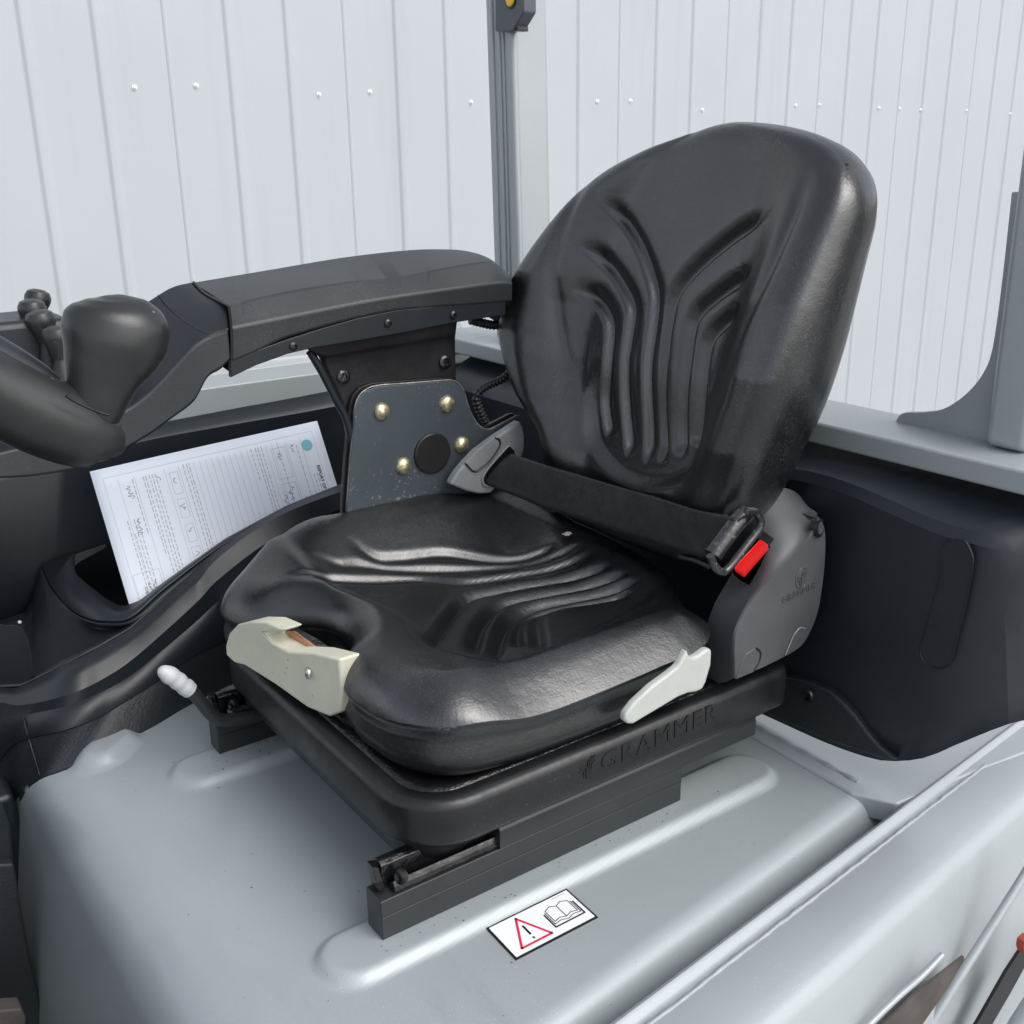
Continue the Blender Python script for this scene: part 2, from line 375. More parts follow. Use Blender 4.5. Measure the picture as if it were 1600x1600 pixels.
# latch bracket high on the far post, with its yellow button
lx = 1.285
P = ATs([(773, -60), (773, 49), (784, 50.5), (801, 48), (818, 19), (818, -60)], 'x', lx)
lt = prism('latch', P, (.03, 0, 0), bracketm, truck, bevel=.003)
revolve('latch_button', at(799, -1, 'x', lx), (-1, 0, 0), [(.0125, 0), (.0125, .004), (.010, .006), (0, .006)], yellow, lt)
revolve('latch_button_ring', at(799, 0, 'x', lx), (-1, 0, 0), [(.0155, -.001), (.0155, .002), (.012, .0025)], blackrub, lt)
revolve('latch_knob', at(826, 2, 'x', lx+.02), (0, 0, -1), [(.011, -.02), (.011, 0), (.009, .008), (0, .010)], blackrub, lt)
box('latch_foot', tuple(at(803, 49, 'x', lx+.004)-np.array([0, .012, 0])), tuple(at(803, 45, 'x', lx+.004)+np.array([.025, .006, .004])), steel_dark, lt, bevel=.001)

# rear black panel
T0 = [(1.29, 1.95, .43), (1.29, 1.4, .43), (1.29, 1.1, .43), (1.29, .9, .43), (1.29, .78, .43), (1.30, .66, .43), (1.36, .56, .43)]
T1 = [(1.22, 1.97, .388), (1.22, 1.6, .388)]+[tuple(at(x, y, 'x', xx)) for x, y, xx in ((1000, 655, 1.22), (1100, 690, 1.22), (1180, 728, 1.215), (1260, 738, 1.21), (1330, 758, 1.205), (1406, 790, 1.205), (1472, 818, 1.205), (1546, 838, 1.21), (1600, 850, 1.235), (1640, 860, 1.28))]
T2 = [(p[0]-.008, p[1], p[2]-.012) for p in T1]
T4 = [(1.195, 1.97, -.01), (1.19, 1.5, -.01), (1.19, 1.2, -.01)]+[tuple(at(x, y, 'x', xx)) for x, y, xx in ((1187, 1112, 1.19), (1290, 1158, 1.19), (1362, 1183, 1.188), (1402, 1188, 1.188), (1450, 1182, 1.188), (1500, 1160, 1.195), (1568, 1131, 1.225), (1600, 1123, 1.26), (1640, 1118, 1.30))]
T1r, T2r, T4r = cr(T1, 60), cr(T2, 60), cr(T4, 60)
rows = [cr(T0, 60), T1r, T2r]
for q in (.15, .3, .5, .7, .85, 1.0):
    r = T2r*(1-q)+T4r*q; r[:, 0] += .006*math.sin(q*math.pi)*0; rows.append(r)
rp = grid('rear_panel', rows, panelp, truck, sharp=28, solid=.004)
tri = [(1120, 1020), (1180, 1050), (1240, 1061), (1268, 1068), (1297, 1081), (1318, 1100), (1336, 1120), (1355, 1146), (1374, 1168), (1400, 1189), (1385, 1188), (1362, 1181), (1300, 1160), (1240, 1134), (1187, 1112), (1120, 1080)]
prism('panel_foot', ATs(tri, 'x', 1.175), (.02, 0, 0), coarse, truck, bevel=.004)
revolve('screw', at(1264, 1086, 'x', 1.176), (-1, 0, 0), [(.011, 0), (.011, .003), (.009, .006), (.006, .006), (.005, .003), (0, .003)], steel_dark, truck, seg=16)
for x, y in ((1302, 801), (1260, 1016)):
    revolve('screw', at(x, y, 'x', 1.198), (-1, 0, 0), [(.006, 0), (.006, .003), (.0045, .004), (.003, .002), (0, .002)], blackrub, truck, seg=14)
# blanking cover: a slim stadium outlined by a groove
oc = [(1497, 842), (1480, 847), (1471, 860), (1468, 900), (1453, 960), (1441, 1005), (1438, 1020), (1446, 1036), (1463, 1044), (1478, 1042), (1487, 1030), (1492, 1010), (1505, 960), (1515, 910), (1520, 875), (1515, 857), (1508, 846)]
ocp = cr_closed(ATs(oc, 'x', 1.186), 70)
prism('blanking_cover', list(ocp), (.004, 0, 0), panelp, truck, bevel=.0012)
tube('cover_groove', list(ocp)+[ocp[0]], .0011, decalk, truck, seg=6, n=140)

# far side member of the frame, beyond the console
prism('far_side_member', [(.30, 2.0, .30), (.30, 2.0, .428), (.30, 2.03, .437), (.30, 2.06, .439), (.30, 2.065, .455), (.30, 2.20, .56), (.30, 2.22, .30)], (1.05, 0, .0), silver2, truck, bevel=.003)

# black plastic side console, built from its crease lines
def on_hood(px, py):
    d = ray(px, py); lo, hi = .8, 5.0
    def f(t):
        p = CAM+t*d; x = p[0]; z = HZ
        if x < .315: q = min(1, (.315-x)/.0999); z = HZ-.1*(1-math.sqrt(max(0, 1-q*q)))-max(0, (.2155-x))*6
        return p[2]-z
    for _ in range(50):
        m_ = (lo+hi)/2
        if f(m_) > 0: lo = m_
        else: hi = m_
    return CAM+lo*d
L0px = [(20, 1297), (26, 1269), (38, 1242), (64, 1218), (117, 1197), (192, 1159), (241, 1135), (302, 1094), (378, 1049), (470, 1000), (560, 950), (700, 880)]
L0 = [on_hood(*p) for p in L0px]
for _i in range(8, len(L0)): L0[_i] = at(*L0px[_i], 'y', 1.635)
L0[7] = at(*L0px[7], 'y', 1.61)
_a = L0[0]; L0px = [(-30, 1400), (10, 1345)]+L0px; L0 = [_a+np.array([-.045, -.01, -.10]), _a+np.array([-.012, -.004, -.04])]+L0
_yy = np.array([p[1] for p in L0]); print('console y', _yy.round(3))
def y0(px): return float(np.interp(px, [-40, 0, 20, 48, 103, 155, 206, 261, 309, 364, 450, 560, 700], [1.76, 1.70, 1.67, 1.62, 1.572, 1.577, 1.59, 1.605, 1.62, 1.635, 1.645, 1.65, 1.655]))
def y0_old(px): return float(np.interp(px, [0, 20, 60, 165, 300, 560, 800], [1.36, 1.405, 1.509, 1.561, 1.59, 1.64, 1.66]))
def CL(pts, off): return [at(x, y, 'y', y0(x)+off) for x, y in pts]
L0 = [p+np.array([0, 0, .002]) for p in L0]
L0b = [p+np.array([-.0, .015, -.05]) for p in L0]
L1 = CL([(-40, 1240), (0, 1190), (20, 1166), (48, 1154), (103, 1142), (155, 1121), (206, 1091), (261, 1056), (309, 1022), (364, 994), (450, 945), (560, 890), (700, 820)], .003)
L2 = CL([(-40, 1140), (0, 1127), (38, 1118), (103, 1104), (161, 1080), (206, 1054), (258, 1012), (309, 968), (344, 936), (430, 875), (560, 815), (700, 770)], .035)
L2m = CL([(-40, 1105), (0, 1098), (38, 1102), (103, 1087), (161, 1060), (206, 1030), (258, 985), (309, 938), (344, 902), (430, 840), (560, 785), (700, 745)], .037)
L3 = CL([(-40, 1088), (0, 1088), (34, 1089), (103, 1066), (155, 1040), (206, 1006), (258, 960), (309, 911), (344, 872), (430, 812), (540, 768), (700, 720)], .052)
L4 = CL([(-40, 1075), (0, 1075), (34, 1075), (103, 1040), (155, 1012), (206, 982), (258, 935), (309, 890), (344, 860), (430, 805), (540, 761), (700, 712)], .072)
con = thing('side_console', 'black textured plastic side console with document pocket along the hood', 'console', (.5, 1.7, -.1))
loft('console_trim', [L0b, L0, L1], 90, coarse, con, sharp=30, bevel=.003)
loft('console_rail', [L1, L2, L2m, L3, L4], 110, plastic, con, sharp=24, solid=.004)
def lin(P, n):
    P = np.array(P, float); t = np.r_[0, np.cumsum(np.linalg.norm(np.diff(P, axis=0), axis=1))]; q = np.linspace(0, t[-1], n)
    return np.stack([np.interp(q, t, P[:, k]) for k in range(3)], 1)
def CY(pts): return [at(x, y, 'y', yy) for x, y, yy in pts]
L5a = CY([(-40, 976, 1.98), (0, 972, 1.96), (40, 959, 1.95), (53, 940, 1.955), (59, 915, 1.962), (66, 887, 1.97)])
L5b = CY([(66, 887, 1.97), (84, 922, 1.90), (115, 955, 1.82), (140, 968, 1.765), (165, 973, 1.72), (206, 967, 1.692), (261, 920, 1.705), (354, 851, 1.722), (450, 799, 1.732), (560, 755, 1.737), (700, 705, 1.745)])
L4a = CL([(-40, 1076), (0, 1076), (34, 1074), (60, 1062), (80, 1052), (100, 1041)], .072)
L4b = CL([(100, 1041), (128, 1026), (155, 1012), (206, 982), (258, 935), (309, 890), (344, 860), (430, 805), (540, 761), (700, 712)], .072)
allL4 = np.vstack([lin(L4a, 60), lin(L4b, 120)[1:]]); allL5 = np.vstack([lin(L5a, 60), cr(L5b, 120)[1:]])
sg = np.zeros((len(allL4), 1)); sg[:, 0] = np.r_[np.linspace(.2, 1, 60), np.linspace(1, 0, 119)]
grid('console_shelf', [allL4*(1-q)+allL5*q-np.array([0, 0, .030])*math.sin(math.pi*q)**.8*sg for q in np.linspace(0, 1, 12)], plastic, con, sharp=60, solid=.004)
L6 = CY([(66, 886, 1.975), (90, 876, 1.972), (117, 866, 1.965), (116, 880, 1.935), (121, 899, 1.89), (145, 920, 1.83), (172, 943, 1.775), (184, 950, 1.757), (198, 951, 1.742), (222, 942, 1.727), (261, 912, 1.725), (354, 846, 1.738), (450, 794, 1.746), (560, 750, 1.75), (700, 700, 1.757)])
grid('pocket_rim', [cr(L5b, 160), lin(L6, 160)], plastic, con, sharp=30, solid=.006)
prism('pocket_rim', CY([(66, 886, 1.972), (117, 866, 1.966), (165, 850, 1.96), (166, 856, 1.955), (125, 878, 1.958), (117, 885, 1.960), (116, 892, 1.955), (100, 880, 1.965)]), (0, .01, -.002), plastic, con, bevel=.001)
# far wall of the console above and behind the pocket
W0 = [(.05, 1.975, -.05), (.3, 1.98, .0), (.6, 1.98, .03), (1.25, 1.98, .03)]
W1 = [tuple(at(x, y, 'y', 1.983)) for x, y in ((-60, 860), (0, 868), (62, 886), (160, 850), (330, 800), (520, 750), (800, 690))]
W2 = [tuple(at(x, y, 'y', 1.975)) for x, y in ((-60, 765), (0, 762), (60, 748), (150, 712), (223, 690), (350, 666), (533, 633), (800, 575))]
W3 = [tuple(at(x, y, 'y', 1.995)) for x, y in ((-60, 735), (0, 722), (60, 705), (150, 685), (223, 668), (350, 643), (519, 611), (800, 552))]
loft('console_wall', [W0, W1, W2, W3], 60, plastic, con, sharp=30, solid=.004)
# shelf panel at the far left, with the little rest pad and the front end of the console
pf = cr_closed([tuple(p) for p in CL([(-60, 1072), (0, 1074), (30, 1074), (46, 1064), (50, 1050), (47, 1020), (38, 988), (22, 978), (0, 977), (-60, 960)], .085)], 60)
prism('rest_pad', list(pf), (0, -.006, .004), plastic, con, bevel=.002)
revolve('rivet', at(31, 972, 'y', 1.90), (-.5, -.7, .5), [(.0030, 0), (.0028, .0015), (0, .002)], decalw, con, seg=10)
tube('panel_seam', [at(x, y, 'y', y0(x)+o) for x, y, o in ((27, 1076, .066), (32, 1098, .045), (37, 1118, .031), (46, 1157, .0), (62, 1212, -.01))], .0013, decalk, con, seg=6)
prism('console_skirt', ATs([(-40, 1352), (22, 1350), (32, 1410), (46, 1490), (72, 1605), (90, 1700), (-40, 1700)], 'y', 1.50), (0, .06, 0), coarse, con, bevel=.004)
prism('console_skirt', ATs([(-40, 1215), (2, 1255), (16, 1290), (21, 1346), (-40, 1347)], 'y', 1.515), (0, .06, 0), plastic, con, bevel=.004)
prism('pedal', ATs([(-30, 1582), (34, 1576), (41, 1590), (36, 1640), (-30, 1640)], 'y', 1.40), (0, .03, 0), brown, con, bevel=.003)
hexa('console_front', [(-.3, 1.66, -1.4), (.28, 1.66, -1.4), (.28, 1.97, -1.4), (-.3, 1.97, -1.4), (-.3, 1.66, -.115), (.205, 1.66, -.10), (.205, 1.97, -.03), (-.3, 1.97, -.03)], plastic, con, bevel=.01)
hexa('pocket_box', [(.20, 1.72, -.06), (1.15, 1.74, -.06), (1.15, 1.97, -.06), (.10, 1.97, -.06), (.20, 1.72, -.02), (1.15, 1.74, -.02), (1.15, 1.97, -.02), (.10, 1.97, -.02)], plastic, con)

# ------------------------------------------------------------------ warning decal on the hood
zd = HZ+.0012
dq = [np.array(at(x, y, 'z', zd)) for x, y in ((759, 1450), (885, 1388), (937, 1433), (806, 1500))]
dtl, dtr, dbr, dbl = dq
dec = thing('warning_decal', 'white warning sticker with red triangle and open manual symbol on the hood', 'sticker', tuple(dq[0]))
ex = (dtr-dtl); ey = (dtl-dbl); Wd = np.linalg.norm(ex); Hd = np.linalg.norm(ey)
def DP(u, v, h=0): # u 0..2 along, v 0..1 up (unit = decal height)
    return dbl+ex*(u/2)+ey*v+np.array([0, 0, h])
def strokes(lines, wd, h):
    V = []; F = []
    for ln in lines:
        ln = [np.array(p, float) for p in ln]
        for a, b in zip(ln[:-1], ln[1:]):
            d = (b-a)/np.linalg.norm(b-a); n_ = np.array([-d[1], d[0]])*wd/2; a2 = a-d*wd*.35; b2 = b+d*wd*.35
            k = len(V); V += [DP(*(a2+n_), h), DP(*(b2+n_), h), DP(*(b2-n_), h), DP(*(a2-n_), h)]; F.append((k, k+1, k+2, k+3))
    return V, F
def flat(name, V, F, m_, parent): return mk(name, V, F, m_, parent, sharp=180)
prism('backing', [DP(0, 0, -.001), DP(2, 0, -.001), DP(2, 1, -.001), DP(0, 1, -.001)], (0, 0, .001), decalk, dec, bevel=0)
prism('face', [DP(.045, .045, 0.0002), DP(1.955, .045, .0002), DP(1.955, .955, .0002), DP(.045, .955, .0002)], (0, 0, .0003), decalw, dec, bevel=0)
# triangle points: in the sticker's frame the symbols stand upright when read from the seat side
tA, tB, tC = (.62, .86), (.98, .16), (.26, .16)
flat('triangle', *strokes([[tA, tB, tC, tA]], .05, .0008), decalr, dec)
flat('mark', *strokes([[(.62, .62), (.62, .38)], [(.62, .275), (.62, .255)]], .045, .0008), decalk, dec)
bk = [[(1.14, .62), (1.14, .24), (1.86, .24), (1.86, .62)]]
flat('book_cover', *strokes(bk, .035, .0008), decalk, dec)
bk2 = [[(1.18, .66), (1.18, .31), (1.34, .34), (1.5, .29), (1.66, .34), (1.82, .31), (1.82, .66)],
       [(1.22, .70), (1.22, .37), (1.36, .41), (1.5, .36), (1.64, .41), (1.78, .37), (1.78, .70), (1.64, .76), (1.5, .70), (1.36, .76), (1.22, .70)], [(1.5, .70), (1.5, .36)]]
flat('book_pages', *strokes(bk2, .017, .0008), decalk, dec)
flat('small_print', *strokes([[(1.55, .90), (1.85, .90)]], .02, .0008), inkl, dec)

# loose grit and flakes lying on the hood round the rails
rg = np.random.RandomState(5); Vg = []; Fg = []
for i in range(170):
    if i < 90: x, y = rg.uniform(.38, .60), 1.375+rg.normal(0, .018)
    elif i < 140: x, y = rg.uniform(.45, 1.05), .898+rg.normal(0, .008)
    else: x, y = rg.uniform(.35, 1.1), rg.uniform(.80, 1.5)
    z = HZ+.0125 if (abs(y-.917) < .034 or abs(y-1.40) < .034) and .42 < x < 1.05 else HZ+.001
    a = abs(rg.normal(0, .0005))+.0004; q = rg.uniform(0, 3.1); b = len(Vg)
    for k in range(4): Vg.append((x+a*math.cos(q+k*1.57)*(1.6 if k % 2 else 1), y+a*math.sin(q+k*1.57), z+(.0006 if k == 1 else 0)))
    Vg.append((x, y, z+a*.7)); Fg += [(b, b+1, b+4), (b+1, b+2, b+4), (b+2, b+3, b+4), (b+3, b, b+4)]
gt = mk('grit', Vg, Fg, brown, truck, sharp=180); gt['kind'] = 'stuff'

# ------------------------------------------------------------------ operator seat
seat = thing('operator_seat', 'black moulded vinyl forklift seat with lap belt on slide rails', 'seat', (.75, 1.18, 0))
# rails: lower fixed box and sliding upper channel
def rail(yn, yf, lab=None):
    r = box('slide_rail', (.457, yn, 0), (.924, yf, .052), railm, seat, bevel=.0015)
    tube('rail_seam', [(.458, yn-.0003, .030), (.923, yn-.0003, .030)], .0006, decalk, r, seg=6, n=3)
    c = prism('rail_channel', [(.620, yn-.002, .0535), (.620, yn-.002, .078), (.620, yn+.002, .084), (.620, yf+.004, .084), (.620, yf+.004, .053)], (.447, 0, 0), railm, r, bevel=.0012)
    prism('rail_track', [(.478, yn+.004, .0525), (.478, yn+.004, .060), (.478, yn+.008, .066), (.478, yn+.010, .060), (.478, yn+.016, .060), (.478, yn+.016, .0535)], (.15, 0, 0), steel_dark, r, bevel=.0006)
    prism('rail_track', [(.470, yn+.020, .0525), (.470, yn+.020, .082), (.470, yn+.026, .086), (.470, yf, .086), (.470, yf, .0535)], (.15, 0, 0), greasy, r, bevel=.0015)
    revolve('track_pin', (.487, yn+.006, .070), (-1, -.3, .2), [(.009, -.004), (.009, .002), (.006, .004), (.003, .002), (0, .002)], steel_dark, r, seg=14)
    hexa('track_hook', [(.462, yn+.014, .055), (.472, yn+.014, .055), (.472, yn+.030, .055), (.462, yn+.030, .055), (.456, yn+.012, .092), (.464, yn+.012, .088), (.470, yn+.030, .086), (.458, yn+.030, .090)], greasy, r, bevel=.001)
    return r
rail(.911, .946); rail(1.411, 1.446)
# cover (bellows top frame)
def rrect(x0, x1, y0_, y1, r, n=10):
    o = []
    for cx, cy, a0 in ((x1-r[0], y1-r[0], 0), (x0+r[1], y1-r[1], 90), (x0+r[2], y0_+r[2], 180), (x1-r[3], y0_+r[3], 270)):
        rr = {0: r[0], 90: r[1], 180: r[2], 270: r[3]}[a0]
        for q in np.linspace(0, 90, n): o.append((cx+rr*math.cos(math.radians(a0+q)), cy+rr*math.sin(math.radians(a0+q))))
    return o
def cov(inset, z, dx=0):
    return [(x, y, z+ .012*(x-.5)/.6*0) for x, y in rrect(.490+inset+dx, 1.118-inset, .888+inset, 1.468-inset, (max(.004, .03-inset), max(.004, .06-inset), max(.004, .085-inset), max(.004, .03-inset)))]
rings = [cov(.03, .075), cov(.006, .098), cov(.001, .101), cov(0, .106), cov(0, .145), cov(.003, .153), cov(.010, .157), cov(.030, .153), cov(.07, .150), cov(.2, .150)]
cover = grid('suspension_cover', rings, coverp, seat, close_v=True, caps=True, sharp=50)
grid('oily_film', [cov(.028, .1545), cov(.045, .1545), cov(.10, .153)], greasy, cover, close_v=True, sharp=60, solid=.001)
pan = grid('lower_pan', [cov(.05, .050, -.02), cov(.035, .070, -.02), cov(.012, .0985, .0)], coverp, seat, close_v=True, caps=True, sharp=50)
# embossed lettering and emblem on the near side of the cover
V, F = text_mesh('GRAMMER', .036, .0012, 0, 1.12)
V[:, 0] *= 1.0
wt = V[:, 0].max(); pa = at(938, 1206, 'y', .888); pb = at(1120, 1122, 'y', .888)
e1 = (pb-pa)/np.linalg.norm(pb-pa); up = np.array([-e1[2], 0, e1[0]])
V[:, 0] *= np.linalg.norm(pb-pa)/wt
mk('cover_lettering', place(V, pa, e1, up, (0, -1, 0)), F, coverp, cover, sharp=30)
def emblem(o, s, e1, up, nrm, m_, parent):
    parts = []
    for pts in ([(-.9, -.1), (-.35, -.1), (-.30, -.9)], [(-.75, .3), (-.05, .2), (-.05, -1.0)], [(.95, .95), (.35, .5), (.25, -.9)], [(.6, 1.0), (.12, .6), (.1, -1.0)], [(.95, .5), (.55, .2), (.45, -.7)]):
        for a, b in zip(pts[:-1], pts[1:]):
            a = np.array(a); b = np.array(b); d = (b-a)/np.linalg.norm(b-a); n_ = np.array([-d[1], d[0]])*.07
            q = [a+n_, b+n_, b-n_, a-n_]
            v = [tuple(p*s)+(0,) for p in q]+[tuple(p*s)+(.0012,) for p in q]
            parts.append((place(v, o, e1, up, nrm), [(0, 1, 2, 3), (4, 5, 6, 7), (0, 1, 5, 4), (1, 2, 6, 5), (2, 3, 7, 6), (3, 0, 4, 7)]))
    V, F = merge(parts); return mk('emblem', V, F, m_, parent, sharp=30)
emblem(at(917, 1200, 'y', .888), .014, e1, up, np.array([0, -1.0, 0]), coverp, cover)

# cushion
co_pl = [(.615, .906), (.70, .900), (.85, .896), (.925, .897), (.968, .912), (.992, .950), (1.020, 1.02), (1.055, 1.08), (1.078, 1.18), (1.075, 1.32), (1.05, 1.42), (1.00, 1.478), (.92, 1.490), (.80, 1.492), (.66, 1.490), (.57, 1.484),
         (.510, 1.462), (.487, 1.425), (.490, 1.375), (.510, 1.335), (.552, 1.300), (.578, 1.255), (.580, 1.205), (.562, 1.165), (.532, 1.135), (.517, 1.08), (.517, 1.03), (.523, .985), (.541, .945), (.568, .919)]
OUT = cr_closed(co_pl, 480)
def coons(OUT, corners, n):
    """closed outline cut at four corner indices into a grid"""
    N = len(OUT); segs = []
    for a, b in zip(corners, corners[1:]+corners[:1]):
        idx = np.arange(a, b+1 if b > a else b+N+1) % N; segs.append(cr(OUT[idx], n))
    e0, e1_, e2, e3 = segs      # e0: near (c0->c1), e1: rear (c1->c2), e2: far (c2->c3), e3: front (c3->c0)
    t = .5-.5*np.cos(np.pi*np.linspace(0, 1, n)); t = .6*t+.4*np.linspace(0, 1, n)
    def rs(e): return np.stack([np.interp(t, np.linspace(0, 1, n), e[:, k]) for k in range(e.shape[1])], 1)
    a, b, c, d = rs(e0), rs(e1_), rs(e2[::-1]), rs(e3[::-1])
    s = t[:, None, None]; q = t[None, :, None]
    return (1-q)*a[:, None]+q*c[:, None]+(1-s)*d[None]+s*b[None]-((1-s)*(1-q)*a[0]+s*(1-q)*a[-1]+(1-s)*q*c[0]+s*q*c[-1])
def relax(G, it=60, w=40):
    G = G.copy(); n = G.shape[0]
    for _ in range(it):
        for si in (slice(1, w), slice(n-w, n-1)):
            for sj in (slice(1, w), slice(n-w, n-1)):
                a, b, c, d = si.start, si.stop, sj.start, sj.stop
                G[a:b, c:d] = .25*(G[a-1:b-1, c:d]+G[a+1:b+1, c:d]+G[a:b, c-1:d-1]+G[a:b, c+1:d+1])
    return G
def dist_poly(P, poly, closed=False):
    """distance, signed side and arc parameter of points P (n,2) to a polyline"""
    poly = np.asarray(poly); A = poly; B = np.roll(poly, -1, 0)
    if not closed: A, B = poly[:-1], poly[1:]
    best = np.full(len(P), 9.0); side = np.zeros(len(P)); par = np.zeros(len(P)); k = len(A)
    for i in range(k):
        d = B[i]-A[i]; L2 = d@d+1e-12; t = np.clip(((P-A[i])@d)/L2, 0, 1); q = P-A[i]-t[:, None]*d
        r = np.hypot(q[:, 0], q[:, 1]); m_ = r < best
        best[m_] = r[m_]; side[m_] = np.sign(d[0]*q[m_, 1]-d[1]*q[m_, 0]); par[m_] = ((i+t)/k)[m_]
    return best, side, par
def inside(P, poly):
    A = np.asarray(poly); B = np.roll(A, -1, 0); c = np.zeros(len(P), bool)
    for (x1, y1), (x2, y2) in zip(A, B):
        if y1 == y2: continue
        k = ((y1 > P[:, 1]) != (y2 > P[:, 1])) & (P[:, 0] < (x2-x1)*(P[:, 1]-y1)/(y2-y1)+x1); c ^= k
    return np.where(c, 1.0, -1.0)
def grooves(P, curves):
    h = np.zeros(len(P))
    for pts, amp, sn, sp, t0, t1 in curves:
        c = cr(pts, 40); d, s, t = dist_poly(P, c)
        tap = sstep(0, t0, t)*sstep(0, t1, 1-t) if t1 else sstep(0, t0, t)
        sg = np.where(s > 0, sp, sn)
        h -= amp*tap*np.exp(-(d/sg)**2)
    return h
def near_idx(OUT, p): return int(np.argmin(np.hypot(OUT[:, 0]-p[0], OUT[:, 1]-p[1])))
NG = 250
cs = [near_idx(OUT, p) for p in ((.555, .918), (.985, .935), (1.02, 1.46), (.497, 1.452))]
GP = relax(coons(OUT, cs, NG)); PP = GP.reshape(-1, 2)
dd, _, _ = dist_poly(PP, OUT[::2], True)
def zc(L, z=.265): return [tuple(at(300+x*.5, 700+y*.5, 'z', z)[:2]) for x, y in L]
CC = []
def zc2(L):
    zz = np.interp(range(len(L)), [0, 1, 2, 3], [.325, .312, .292, .262])
    return [tuple(at(300+x*.5, 700+y*.5, 'z', z)[:2]) for (x, y), z in zip(L, zz)]
for L in ([(470, 222), (560, 262), (650, 290), (800, 322), (1000, 312), (1150, 285)], [(350, 262), (450, 292), (550, 315), (800, 348), (1000, 328), (1230, 292)], [(255, 302), (380, 325), (500, 348), (700, 374), (850, 378), (1000, 358), (1260, 315)]):
    CC.append((zc2(L), .0085, .0135, .0055, .2, .10))
for L in ([(742, 628), (770, 570), (800, 500), (850, 430), (950, 402), (1100, 375), (1320, 345)], [(885, 625), (890, 570), (905, 510), (950, 452), (1030, 425), (1200, 395), (1370, 370)],
          [(942, 640), (960, 580), (975, 520), (1005, 475), (1080, 445), (1200, 425), (1400, 395)], [(1025, 590), (1018, 520), (1040, 480), (1110, 458), (1250, 440), (1380, 420)]):
    CC.append((zc(L), .0130, .0055, .0125, .12, .08))
CC.append((zc([(1090, 598), (1082, 540), (1078, 495), (1100, 475), (1180, 462)]), .007, .007, .013, .2, .3))
gx, gy = PP[:, 0], PP[:, 1]
def top_z(x, y):
    z = .262-.010*np.exp(-((y-1.19)/.16)**2)*sstep(.62, .75, x)
    z += .070*sstep(1.29, 1.47, y)*sstep(.50, .68, x)*(1-.45*sstep(.85, 1.05, x))
    z += .016*(1-sstep(.93, 1.0, y))*sstep(.55, 1.0, x)
    z += .012*np.exp(-((x-.60)/.06)**2)
    z += .022*sstep(.92, 1.06, x)
    return z
tz = top_z(gx, gy)
# wide moulded bolster edges between seat well and flanks
wellc = cr_closed(zc([(520, 200), (700, 185), (900, 200), (1150, 240), (1420, 330), (1480, 420), (1250, 560), (1000, 655), (840, 650), (720, 620), (640, 520), (420, 430), (250, 330), (380, 230)]), 120)
dw, sw, _ = dist_poly(PP, wellc, True)
from_in = dw*inside(PP, wellc)
tz -= .010*sstep(-.012, .020, from_in)
rad = .052+.012*(1-sstep(.93, 1.05, gy))
hb = .060-.014*(1-sstep(.93, 1.05, gy))
q = np.clip(dd/rad, 0, 1); nr = (1-sstep(.92, 1.08, gy))*sstep(.52, .66, gx); pw = 2.0-.55*nr
edge = hb*((1-nr)*(1-(1-(1-q*.97-.03)**2.2)**.5)+nr*(1-q)**1.35)
hz = tz-edge+grooves(PP, CC)*sstep(.0, .05, dd)
# creases running along the near flank
G3 = np.concatenate([PP, hz[:, None]], 1).reshape(NG, NG, 3)
def ring_of(G3):
    n = G3.shape[0]
    return np.concatenate([G3[:-1, 0], G3[-1, :-1], G3[:0:-1, -1], G3[0, :0:-1]])
R0 = ring_of(G3)
cen = np.array([.78, 1.19])
def inset(R, k, z):
    Rn = np.roll(R, -2, 0)-np.roll(R, 2, 0); nrm = np.stack([-Rn[:, 1], Rn[:, 0]], 1); nrm /= np.linalg.norm(nrm, axis=1)[:, None]+1e-9
    s = 1 if ((cen-R[:, :2])*nrm).sum(1).mean() > 0 else -1
    o = R.copy(); o[:, :2] += s*nrm*k; o[:, 2] = z if not callable(z) else z(R); return o
zl = lambda f: (lambda R: R[:, 2]*(1-f)+.158*f)
rgs = [R0, inset(R0, .002, zl(.10)), inset(R0, .0065, zl(.25)), inset(R0, .0065, zl(.36)), inset(R0, .002, zl(.52)), inset(R0, .002, zl(.72)), inset(R0, .008, zl(.9)), inset(R0, .020, zl(1.0)), inset(R0, .032, lambda R: R[:, 2]*0+.156)]
V = list(G3.reshape(-1, 3)); F = []
for i in range(NG-1):
    for j in range(NG-1): F.append((i*NG+j, i*NG+j+1, (i+1)*NG+j+1, (i+1)*NG+j))
idx0 = [i*NG for i in range(NG-1)]+[(NG-1)*NG+j for j in range(NG-1)]+[i*NG+NG-1 for i in range(NG-1, 0, -1)]+[j for j in range(NG-1, 0, -1)]
prev = idx0
for R in rgs[1:]:
    b = len(V); V += list(R); cur = list(range(b, b+len(R)))
    for i in range(len(R)):
        j = (i+1) % len(R); F.append((prev[i], prev[j], cur[j], cur[i]))
    prev = cur
F.append(tuple(prev))
mk('seat_cushion', V, F, vinyl, seat, sharp=180)

